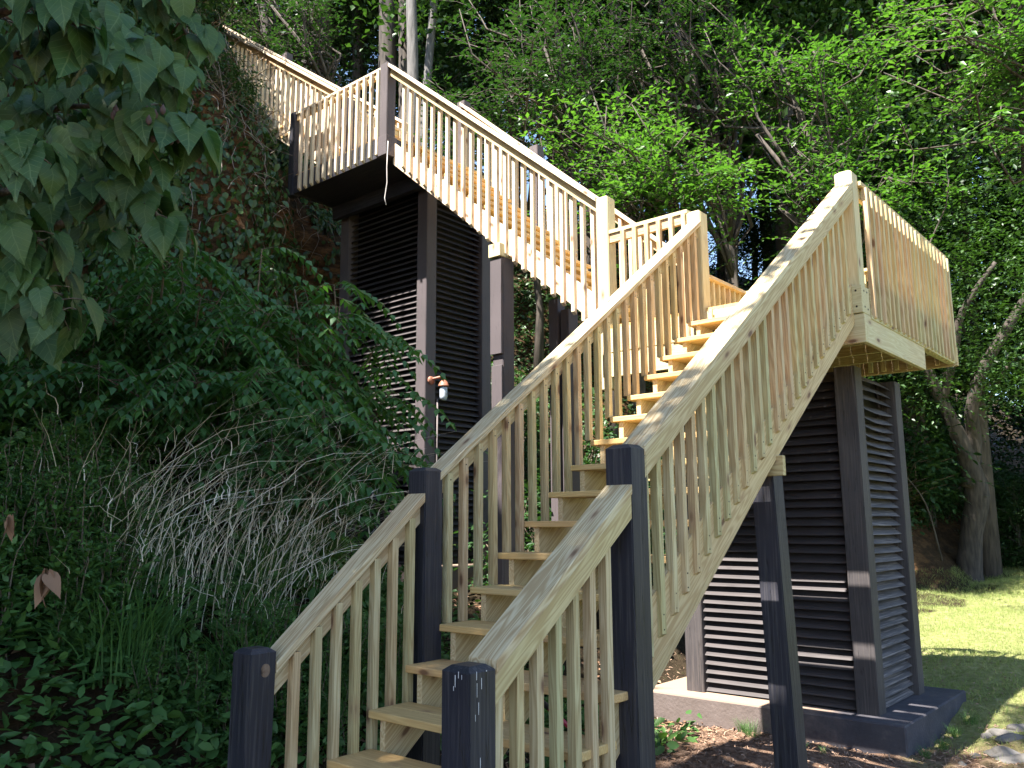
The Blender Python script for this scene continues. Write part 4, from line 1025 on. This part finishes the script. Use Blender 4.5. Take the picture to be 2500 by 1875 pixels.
for i in range(25): y = 1.081+.1295*i; pts += [(XL+.004, y, .324+.7387*(y-1.027)-.10)] if y < 4.25 else []
dots('screw_heads', low, pts, .0045)
pts = []
for i in range(25): y = 1.069+.1229*i; pts += [(XR-.036, y, (-0.637+0.745*(y-1.069) if y < 2.6 else .504+0.70*(y-2.6))+.05+q) for q in (0,.07)] if y < 4.25 else []
dots('screw_heads', low, pts, .0045)
dots('bolt_heads', la, [(XR+.018, Y2+.04, 1.83), (XR+.018, Y2+.04, 1.70), (XR+.018, Y2+.11, 1.83), (XR+.018, Y2+.11, 1.69)], .009)
dots('bolt_heads', la, [(XR-.03, Y2-.016, 1.83), (XR-.03, Y2-.016, 1.70)], .009, 'y')
DROP = simple_mat('bird_dropping', [(.3,(.5,.5,.52)),(.7,(.75,.75,.75))], scale=30)
bm = bmesh.new()
for (face, px, py, n_, w_) in (('y',1112,1648,26,.0022),('y',1120,1640,14,.002),('y',1128,1648,10,.0018),('x',1163,1640,18,.0018),('x',1164,1668,30,.0013),('x',1175,1655,24,.0016),('x',1187,1636,3,.003),('x',1168,1715,26,.0016),('x',1172,1850,24,.0016),('y',1108,1675,10,.002),('x',1160,1745,14,.0013)):
    p0 = on_y(px, py, Y0) if face == 'y' else on_x(px, py, XR); L_ = n_*.0016
    if face == 'y': vv = [(p0[0]-w_,Y0-.0015,p0[2]),(p0[0]+w_,Y0-.0015,p0[2]),(p0[0]+w_*.7,Y0-.0015,p0[2]-L_),(p0[0]-w_*.7,Y0-.0015,p0[2]-L_)]
    else: vv = [(XR+.0015,p0[1]-w_,p0[2]),(XR+.0015,p0[1]+w_,p0[2]),(XR+.0015,p0[1]+w_*.7,p0[2]-L_),(XR+.0015,p0[1]-w_*.7,p0[2]-L_)]
    bm.faces.new([bm.verts.new(v) for v in vv])
me = bpy.data.meshes.new('bird_droppings'); bm.to_mesh(me); bm.free(); link('bird_droppings', me, low, None, DROP)['kind'] = 'stuff'

# ---- sumac: shoots with long pinnate leaves
def sumac(name, base, tips, label, nleaf=11, rl=(.5,.8), leaf=.125, group=None):
    root = empty(name, base, label, 'shrub', group); bm = bmesh.new(); P, D, Nn, L = [], [], [], []
    for tp in tips:
        st = np.array(base)+np.array([RNG.uniform(-.3,.3),RNG.uniform(-.3,.3),0]); pth = path(st, tp, 7, .05, .25)
        tube_into(bm, pth, [.02,.018,.016,.014,.011,.009,.006], 5)
        for j in range(nleaf):
            t = 1-.42*RNG.uniform()**1.5; k = t*6; ii = min(int(k),5); p = pth[ii]*(1-(k-ii))+pth[ii+1]*(k-ii)
            a = j*2.4+RNG.uniform(-.3,.3); out = np.array([math.cos(a), math.sin(a), 0]); ln = RNG.uniform(*rl)
            n = 11; tt = np.linspace(0,1,n)[:,None]; rise = RNG.uniform(.1,.5)
            rp = p + out*ln*tt*.92 + np.array([0,0,1.])*(rise*ln*tt - (rise+.42)*ln*tt**2)
            tube_into(bm, rp[::2], [.004,.0035,.003,.0025,.002,.0015], 3, False)
            for q in range(2, n):
                rd = unit(rp[q]-rp[q-1]); sd = unit(np.cross(rd, [0,0,1.]))
                for sg in (-1,1):
                    P.append(rp[q]); D.append(sd*sg+rd*.45+np.array([0,0,-.45])+rnd(3)*.1); Nn.append(np.array([0,0,1.])+sd*sg*.3+rnd(3)*.15); L.append(leaf*RNG.uniform(.85,1.1)*(1-.35*abs(q/n-.45)))
            P.append(rp[-1]); D.append(unit(rp[-1]-rp[-2])); Nn.append(np.array([0,0,1.])); L.append(leaf*.8)
    bmesh.ops.recalc_face_normals(bm, faces=bm.faces)
    me = bpy.data.meshes.new('stems'); bm.to_mesh(me); bm.free(); smooth(me); link('stems', me, root, None, TWIGM)
    V, F, nv = place(LANCE, P, D, Nn, np.array(L), np.array(L)*1.05)
    leaf_object('leaves', root, SUMAC, [(V, F, nv, RNG.uniform(0,1,len(P)))])
def tips(lst, jit=.12): return [ray(px, py, t)+rnd(3)*jit for px, py, t in lst]
sumac('sumac_shrub', (-5.3,2.9,H(-5.3,2.9)), tips([(690,700,8.0),(790,720,7.6),(760,830,7.4),(850,820,7.6),(860,930,7.6),(930,1010,7.7),(820,1020,7.3),(700,860,7.0),(650,960,6.8),(760,1100,6.9),(880,1120,7.4),(690,790,7.8),(800,900,7.9),(900,900,7.8),(720,940,6.6),(620,880,6.6),(800,1060,6.9),(700,1040,6.4),(900,1060,7.5),(830,1150,6.9),(740,1170,6.6),(620,780,7.2),(560,860,6.8),(920,830,7.9),(850,760,7.7),(660,660,8.0)]),
    'bright tipped sumac spreading in front of the tall louvered tower', nleaf=13)
sumac('sumac_shrub', (-5.6,1.7,H(-5.6,1.7)), tips([(440,640,7.0),(540,690,7.2),(480,760,6.9),(590,800,7.0),(430,850,6.8),(560,900,6.6),(620,720,7.6),(500,980,6.4),(640,1060,6.5),(560,1000,6.9),(380,720,7.3),(470,900,6.4),(540,940,6.2),(420,960,6.2),(360,880,6.4),(600,1020,6.2),(510,820,6.7),(450,700,7.1),(640,940,6.3),(580,720,7.3)]),
    'darker sumac left of the bright one, above the dry grass', nleaf=13)
sumac('sumac_shrub', (-6.6,.9,H(-6.6,.9)), tips([(380,560,7.8),(330,780,7.4),(260,860,7.2),(300,640,8.0),(200,740,7.8),(420,560,8.2),(350,900,7.3),(300,720,7.2),(240,800,6.8),(150,820,6.8),(180,900,6.6),(100,900,6.8),(400,640,7.7),(60,840,7.2),(280,960,6.4)]),
    'shadowed sumac under the heart leaved branches at the left', nleaf=11)

# ---- vines and undergrowth clinging to the bluff and hillside
def scatter_on_ground(n, xr, yr, keep, hmax=.1):
    out = []
    while len(out) < n:
        x = RNG.uniform(*xr, 4*n); y = RNG.uniform(*yr, 4*n); k = keep(x, y); x, y = x[k], y[k]
        e = .05; gx = (terrain(x+e,y)-terrain(x-e,y))/(2*e); gy = (terrain(x,y+e)-terrain(x,y-e))/(2*e)
        w_ = np.sqrt(1+gx**2+gy**2); acc = RNG.uniform(0,1,len(x)) < w_/8.0
        nn = unit(np.stack([-gx,-gy,np.ones_like(gx)],-1)); p = np.stack([x,y,terrain(x,y)],-1)
        out += list(zip(p[acc], nn[acc]))
    out = out[:n]; return np.array([o[0] for o in out]), np.array([o[1] for o in out])
def patchy(x, y, f=1.1, th=0.0, ph=0.0):
    return (np.sin(x*f*1.7+ph)+np.sin(y*f*2.1+x*f+ph*2)+np.sin((x-y)*f*2.9+1.3)*.6) > th
def bare(x, y, z=None):     # the raw clay cut under the upper landing
    return (x < -7.7) & (x > -9.6) & (y > 2.9) & (y < 7.6)
def vines():
    P, Nn = scatter_on_ground(72000, (-13.5,-6.0), (-4,7.8), lambda x, y: (terrain(x,y) > .2) & (~(bare(x,y)) | (RNG.uniform(0,1,len(x)) < np.where(y > 4.2, .16, .45))) & ~((x<-7.3)&(y>4.4)&(y<5.9)&(terrain(x,y)>4.6)))
    P = P + Nn*RNG.uniform(.02,.32,(len(P),1))*(.6+.4*np.sin(P[:,:1]*2.1+P[:,1:2]*3)); n = len(P)
    V, F, nv = place(OVAL2, P, np.array([.3,-.2,-1.])+rnd(n,3)*.5, Nn+rnd(n,3)*.45, .13*RNG.uniform(.5,1.3,n), .15*RNG.uniform(.5,1.2,n))
    tag(leaf_object('vines', None, DARKG, [(V, F, nv, RNG.uniform(0,1,n))]), 'dark leafy vines hanging over the bluff face', None, None, 'stuff')
    bm = bmesh.new()
    for _ in range(420):
        x = RNG.uniform(-10.6,-7.9); y = RNG.uniform(2.6,4.45) if RNG.uniform() < .75 else RNG.uniform(4.6,7.2); z = H(x,y)
        p = np.array([x,y,z+.08]); pts = [p]
        d = np.array([RNG.uniform(.2,.8), RNG.uniform(-.6,.3), RNG.uniform(-.3,.7)])
        for k in range(7):
            d = unit(d+rnd(3)*.35+np.array([.05,-.03,-.28])); p = p+d*RNG.uniform(.07,.2)
            hz = H(p[0],p[1])
            if p[2] < hz: p[2] = hz+.02
            pts.append(p)
        tube_into(bm, pts, [.006]*4+[.004]*4, 3, False)
    me = bpy.data.meshes.new('dead_vines'); bm.to_mesh(me); bm.free()
    tag(link('dead_vines', me, None, None, simple_mat('dead_vine', [(.3,(.12,.09,.07)),(.7,(.26,.21,.175))], scale=9)), 'tangle of dry brown vine stems draped over the bluff edge', None, None, 'stuff')
vines()
def hillside():
    P, Nn = scatter_on_ground(42000, (-14,-1.5), (7.0,18), lambda x, y: (y > 7.4-.0*x) & (terrain(x,y) > -1.25+.0*x) & (x < -3.2+.0*y))
    P = P + np.array([0,0,1.])*RNG.uniform(.02,1,(len(P),1))**1.5*(.45+.4*np.sin(P[:,:1]*1.9)*np.cos(P[:,1:2]*1.5)); n = len(P)
    V, F, nv = place(OVAL2, P, rnd(n,3)*[1,1,.4]+np.array([.2,-.5,-.3]), np.array([.2,-.5,.8])+rnd(n,3)*.4, .12*RNG.uniform(.5,1.3,n))
    tag(leaf_object('undergrowth', None, DARKG, [(V, F, nv, RNG.uniform(0,1,n))]), 'dense green undergrowth covering the slope behind the stairs', None, None, 'stuff')
hillside()
# bushes: one proto, copied
def bush_proto(seed, n, lf, mat, tmpl=OVAL2, label='x'):
    global RNG
    RNG = np.random.default_rng(seed); root = empty('bush', (0,0,-50), label, 'bush'); bm = bmesh.new(); A, D, L = [], [], []
    for _ in range(n):
        u = unit(rnd(3)); u[2] = abs(u[2]); e = u*[.8,.8,.95]*RNG.uniform(.5,1); pth = path((0,0,-.1), e, 5, .05, .3)+np.array([0,0,-50]); tube_into(bm, pth, [.012,.01,.008,.006,.004], 4)
        for _ in range(4):
            A.append(pth[-1]+rnd(3)*.12); D.append(unit(u*.6+rnd(3)*.6)); L.append(RNG.uniform(.18,.4))
    me = bpy.data.meshes.new('stems'); bm.to_mesh(me); bm.free(); link('stems', me, root, None, TWIGM)
    leaf_object('leaves', root, mat, [twig_leaves(A, D, L, lf, lf*.42, tmpl)]); return root
bushA = bush_proto(41, 70, .085, MIDG); bushB = bush_proto(42, 90, .06, WEED)
RNG = np.random.default_rng(9)
BG = 'green bushes on the slope behind the stairs'; BL = 'leafy green bush on the slope behind the middle flight posts'
for i in range(26):
    p = ray(RNG.uniform(1180,1500), 900, RNG.uniform(11.5,16)); copy_thing(bushA, (p[0], p[1], H(p[0],p[1])), RNG.uniform(0,6), RNG.uniform(.8,1.5), BL, BG)
for (x, y, sc_) in ((-9.9,3.4,1.1),(-10.6,3.9,1.0),(-11.3,3.7,1.2),(-9.2,2.7,1.1),(-10.3,2.4,1.3),(-12.0,4.1,1.0),(-8.6,3.4,.7),(-9.0,1.5,1.4),(-8.6,.3,1.5),(-9.6,.8,1.7),(-8.3,-1.0,1.6),(-11.5,2.6,1.5)):
    copy_thing(bushA, (x, y, H(x,y)-.2), RNG.uniform(0,6), sc_, 'leafy bush growing over the edge of the bluff beside the topmost flight', 'bushes along the bluff edge')
WG = 'dark undergrowth bushes along the foot of the woods'; WL = 'dark leafy bush at the foot of the woods beyond the lawn'
for i in range(54):
    p = ray(RNG.choice([RNG.uniform(1900,2180), RNG.uniform(2560,2700), RNG.uniform(2180,2560)]), 1200, RNG.uniform(20.5,24)) if i < 34 else ray(RNG.uniform(2040,2200), 1200, RNG.uniform(17.8,19)) if i < 42 else ray(RNG.uniform(2420,2760), 1200, RNG.uniform(19,26)); copy_thing(bushA, (p[0], p[1], H(p[0],p[1])-.1), RNG.uniform(0,6), RNG.uniform(.9,2.0), WL, WG)


# ============================================================ foreground plants on the left bank
def ghit(px, py):
    for t in np.arange(1.5, 30, .04):
        p = ray(px, py, t)
        if p[2] < H(p[0], p[1]): return p
    return p
def blades(n, spread, h, lean, wid, curl=.3, curls=0, segs=6, dirx=None):
    """arching grass blades as narrow strips around the origin"""
    V, F, A = [], [], []; off = 0
    for _ in range(n):
        a = RNG.uniform(0,6.28); r = spread*RNG.uniform()**.5; b = np.array([r*math.cos(a), r*math.sin(a), 0]); hh = h*RNG.uniform(.55,1.1)
        d2 = unit(np.array([math.cos(a), math.sin(a), 0])*.5 + (dirx if dirx is not None else 0) + rnd(3)*[.3,.3,0]); ln = lean*RNG.uniform(.4,1.3)
        t = np.linspace(0,1,segs+1)[:,None]; c = b + np.array([0,0,1.])*hh*(t-.35*ln*t**3) + d2*hh*ln*t**2
        if curls: c = c + rnd(segs+1,3)*curls*t
        s = unit(np.cross(d2, [0,0,1.])+rnd(3)*.4); w_ = wid*(1-.8*t)
        V.append(c-s*w_); V.append(c+s*w_); k = segs+1
        for q in range(segs): F.append((off+q, off+q+1, off+k+q+1, off+k+q))
        off += 2*k; A.append(np.full(2*k, RNG.uniform()))
    return np.concatenate(V), np.array(F), np.concatenate(A)
def tuft(name, n, *a, mat=None, extra=None, **k):
    V, F, A = blades(n, *a, **k); parts = [(V, F, 1, A)]
    me = np_mesh(name, V, F, A, sm=False); return me
RNG = np.random.default_rng(21)
ar = np.array(RT)*[1,1,0]*.9
dry_m = []
for _ in range(4):
    V, F, A = blades(17, .30, 1.5, .8, .0050, curls=.018, segs=9, dirx=ar)
    # short curled side leaves along the stems
    V2, F2, A2 = blades(40, .45, .24, .9, .0034, curls=.025, segs=5); V2 = V2 + np.repeat(rnd(40,3)*[.26,.26,.3]+np.array([.14,.12,.5]), 12, 0) if len(V2) == 40*12 else V2
    dry_m.append(np_mesh('dry_blades', np.concatenate([V,V2]), np.concatenate([F,F2+len(V)]), np.concatenate([A,A2]), sm=False))
for m_ in dry_m: m_.materials.append(DRY)
grn_m = []
for _ in range(3):
    V, F, A = blades(120, .22, .55, .6, .005, segs=6); me = np_mesh('grass_tuft', V, F, A, sm=False); me.materials.append(GRASSM if False else WEED); grn_m.append(me)
DGL = 'clump of arching dry straw coloured grass on the bank left of the newel posts'
for i, (px, py) in enumerate(((230,1400),(300,1440),(360,1460),(270,1500),(430,1440),(520,1450),(580,1490),(640,1470),(620,1550),(480,1530),(700,1450),(760,1400),(680,1520),(820,1370))):
    p = ghit(px, py); o = bpy.data.objects.new('dry_grass_clump', dry_m[i % 4]); COL.objects.link(o); o.location = (p[0], p[1], p[2]-.03)
    o.rotation_euler = (0,0,RNG.uniform(-.5,.5)); sc_ = RNG.uniform(.75,1.1); o.scale = (sc_,sc_,sc_*RNG.uniform(.85,1.1)); tag(o, DGL, 'grass clump', 'dry grass clumps on the left bank')
GL = 'green grass tuft among the weeds on the left bank'
for i in range(24):
    p = ghit(RNG.uniform(260,1000), RNG.uniform(1250,1760))
    if p[0] > -1.75: continue
    o = bpy.data.objects.new('grass_tuft', grn_m[i % 3]); COL.objects.link(o); o.location = (p[0], p[1], p[2]-.03); o.rotation_euler = (0,0,RNG.uniform(0,6)); sc_ = RNG.uniform(.6,1.3); o.scale = (sc_,)*3
    tag(o, GL, 'grass tuft', 'green grass tufts on the left bank')
def weed_proto(seed, n=9, h=1.0, lf=.055):
    global RNG
    RNG = np.random.default_rng(seed); root = empty('weed', (0,0,0), 'x', 'weed'); bm = bmesh.new(); P, D, L = [], [], []
    for _ in range(n):
        a = RNG.uniform(0,6.28); hh = h*RNG.uniform(.6,1.15); e = np.array([math.cos(a)*.3*RNG.uniform(), math.sin(a)*.3*RNG.uniform(), hh]); pth = path((RNG.uniform(-.15,.15),RNG.uniform(-.15,.15),-.05), e, 8, .0, .15)
        tube_into(bm, pth, [.005,.005,.0045,.004,.0035,.003,.0025,.0015], 4, False)
        for q in range(52):
            t = RNG.uniform(.12,1); k = t*7; ii = min(int(k),6); p = pth[ii]*(1-(k-ii))+pth[ii+1]*(k-ii); a2 = RNG.uniform(0,6.28)
            ln = .16*(1.15-t); st = np.array([math.cos(a2), math.sin(a2), .5])
            for w_ in RNG.uniform(0,1,3): P.append(p+st*ln*w_); D.append(st+rnd(3)*.5); L.append(lf*(1.3-.8*t)*RNG.uniform(.6,1.2))
    me = bpy.data.meshes.new('stems'); bm.to_mesh(me); bm.free(); link('stems', me, root, None, TWIGM)
    n_ = len(P); V, F, nv = place(LANCE, P, D, np.array([0,0,1.])+rnd(n_,3)*.4, np.array(L)); leaf_object('leaves', root, WEED, [(V, F, nv, RNG.uniform(0,1,n_))]); return root
wa = weed_proto(51); wb = weed_proto(52, 12, .7, .075)
RNG = np.random.default_rng(23)
for i in range(60):
    px, py = (RNG.uniform(-120,330), RNG.uniform(1250,1620)) if i < 40 else (RNG.uniform(350,980), RNG.uniform(1640,1870))
    p = ghit(px, py)
    if p[0] > -1.9: continue
    copy_thing(wa if i % 2 else wb, (p[0], p[1], p[2]-.02), RNG.uniform(0,6), RNG.uniform(.7,1.25) if i < 34 else RNG.uniform(.5,.85), 'bushy green weed with small leaves on the left bank', 'green weeds on the left bank')
# broad low leaves covering the bank
def cover():
    P, Nn = scatter_on_ground(26000, (-9.0,-1.75), (-2.6,4.6), lambda x, y: (terrain(x,y) < 1.6) & ((x < -2.5) | (RNG.uniform(0,1,len(x)) < .35)) & (patchy(x,y,1.0,-.9) | (RNG.uniform(0,1,len(x)) < .35)) & ~((x>-8.1)&(x<-5.7)&(y>4.9)))
    hgt = RNG.uniform(0,1,(len(P),1))**1.3*(.16+.20*np.clip(np.sin(P[:,:1]*2.3+1)*np.cos(P[:,1:2]*1.9)+.3,0,1)+.22*sstep(-P[:,:1],3.2,6)); P = P + np.array([0,0,1.])*(hgt+.02); n = len(P)
    V, F, nv = place(OVAL2, P, rnd(n,3)*[1,1,.45], np.array([.1,-.2,1.])+rnd(n,3)*.35, .095*RNG.uniform(.5,1.4,n), .12*RNG.uniform(.5,1.3,n))
    tag(leaf_object('ground_cover', None, WEED, [(V, F, nv, RNG.uniform(0,1,n))]), 'low leafy ground cover spreading over the left bank', None, None, 'stuff')
    P, Nn = scatter_on_ground(5000, (-8,-1.4), (-2.5,6), lambda x, y: terrain(x,y) < .5); n = len(P); P[:,2] += RNG.uniform(.005,.03,n)
    V, F, nv = place(OVAL, P, rnd(n,3)*[1,1,.15], np.array([0,0,1.])+rnd(n,3)*.3, .07*RNG.uniform(.4,1.2,n))
    tag(leaf_object('leaf_litter', None, DEAD, [(V, F, nv, RNG.uniform(0,1,n))]), 'brown dead leaves lying on the bank', None, None, 'stuff')
cover()
# wood chips and litter under the stairs and around the slab
def chips():
    P, Nn = scatter_on_ground(26000, (-3.4,1.6), (0.2,9.5), lambda x, y: (y < 5.4-1.2*x*0) | (RNG.uniform(0,1,len(x)) < .25)); n = len(P); P[:,2] += RNG.uniform(.0,.022,n)
    V, F, nv = place(BLADE, P, rnd(n,3)*[1,1,.25], np.array([0,0,1.])+rnd(n,3)*.5, .045*RNG.uniform(.4,1.5,n), .28*RNG.uniform(.5,1.5,n))
    tag(leaf_object('wood_chips', None, leaf_mat('chip', (.15,.085,.055), (.42,.29,.21), trans=0, rough=.9, spec=.1), [(V, F, nv, RNG.uniform(0,1,n))]), 'reddish wood chip mulch scattered round the slab', None, None, 'stuff')
chips()
# lawn blades
def lawn():
    n = 150000; x = RNG.uniform(-4.5,3.2,n); y = RNG.uniform(5.2,19.5,n); k = (y+1.1*x > 4.2+1.6*RNG.uniform(0,1,n)+1.2*np.sin(x*2+y)*.4) & (terrain(x,y) < -.9) & ~((x>-2.8)&(x<-.2)&(y<7.0)) & (RNG.uniform(0,1,n) < np.clip((y-3)/7,.3,1)); x, y = x[k], y[k]; n = len(x)
    P = np.stack([x,y,terrain(x,y)-.005],-1); L = RNG.uniform(.03,.075,n)*(1+.25*np.clip((y-12)/5,0,1))
    V, F, nv = place(BLADE, P, np.array([0,0,1.])+rnd(n,3)*[.45,.45,.1], rnd(n,3)*[1,1,.1], L, .14*np.ones(n))
    tag(leaf_object('lawn_grass', None, GRASSM, [(V, F, nv, RNG.uniform(0,1,n))]), 'short mown lawn grass beyond the slab', None, None, 'stuff')
lawn()
# withered leaves caught in the weeds
for (px, py, t_, sz, lb) in ((112,1400,3.9,.16,'curled brown withered leaf hanging in the weeds at the lower left'),(22,1262,4.2,.11,'pale withered leaf at the left edge above the weeds')):
    p = ray(px, py, t_); k_ = 4
    V, F, nv = place(HEART, np.repeat(p[None], k_, 0)+rnd(k_,3)*.012, np.array([0,0,-1.])+rnd(k_,3)*.18, np.array([.6,-.7,.1])+rnd(k_,3)*.7, sz*RNG.uniform(.7,1.1,k_), sz*.55)
    tag(leaf_object('withered_leaf', None, DEAD, [(V, F, nv, RNG.uniform(.4,1,k_))]), lb, 'leaf')
# little weeds along the slab
for i, (px, py, s_) in enumerate(((1650,1735,.22),(1665,1745,.18),(1708,1750,.16),(1820,1790,.3),(1838,1800,.32),(1805,1775,.2),(2010,1840,.12),(2330,1800,.25),(2300,1830,.22),(2370,1770,.28),(2260,1850,.2),(1960,1830,.12))):
    p = ghit(px, py); o = bpy.data.objects.new('small_weed', grn_m[i % 3]); COL.objects.link(o); o.location = p; o.rotation_euler = (0,0,i*1.3); o.scale = (s_,s_,s_)
    tag(o, 'small bright green grass weed sprouting beside the concrete slab', 'weed', 'small weeds along the slab')
STONE = simple_mat('stone', [(.3,(.06,.056,.052)),(.7,(.17,.155,.14))], scale=9, rough=.9)
def rock(p, r, label):
    bm = bmesh.new(); bmesh.ops.create_icosphere(bm, subdivisions=3, radius=1)
    q = RNG.uniform(0,6,3)
    for v in bm.verts:
        c = v.co; f = 1+.18*math.sin(c.x*3+q[0])+.14*math.sin(c.y*4+q[1])+.12*math.sin(c.z*5+q[2]+c.x*3); v.co = Vector((c.x*f*1.25, c.y*f, max(-.3,c.z*f*.55)))*r
    me = bpy.data.meshes.new('rock'); bm.to_mesh(me); bm.free(); o = link('rock', me, None, Matrix.Translation(p) @ Matrix.Rotation(RNG.uniform(0,6),4,'Z'), STONE)
    return tag(o, label, 'rock', 'grey rocks at the lower right corner')
for i, (px, py, r) in enumerate(((2440,1795,.09),(2470,1810,.10),(2415,1800,.06),(2490,1780,.08),(2455,1850,.11),(2485,1862,.10),(2380,1850,.05),(2350,1868,.04))):
    p = ghit(px, py); rock(Vector(p), r, 'grey rock lying in the dirt at the lower right corner')

for pr in protos+[bushA, bushB, tallp, wa, wb]:
    for c_ in list(pr.children): bpy.data.objects.remove(c_)
    bpy.data.objects.remove(pr)

# ordinal labels for repeats one can count from left to right
def px_of(o):
    v = np.array(o.matrix_basis.translation)-CAMO; return (v@RT)/max(v@FW, .1)
ORD = ['first','second','third','fourth','fifth','sixth','seventh','eighth','ninth','tenth','eleventh','twelfth','thirteenth','fourteenth','fifteenth','sixteenth','seventeenth','eighteenth','nineteenth','twentieth']
for grp, txt in ((TG, 'tall straight dark trunk rising into the high canopy, {} of these from the left'), ('dry grass clumps on the left bank', 'arching straw coloured grass clump on the left bank, {} from the left'),
                 ('small weeds along the slab', 'small bright grass weed beside the concrete slab, {} from the left'), ('grey rocks at the lower right corner', 'grey rock in the dirt at the lower right corner, {} from the left'),
                 (UG, 'low dark bushy tree at the edge of the woods, {} from the left'), ('bushes along the bluff edge', 'leafy bush over the bluff edge beside the topmost flight, {} from the left')):
    os_ = sorted([o for o in bpy.data.objects if o.get('group') == grp and o.parent is None], key=px_of)
    if len(os_) <= 20:
        for i, o in enumerate(os_): o['label'] = txt.format(ORD[i])
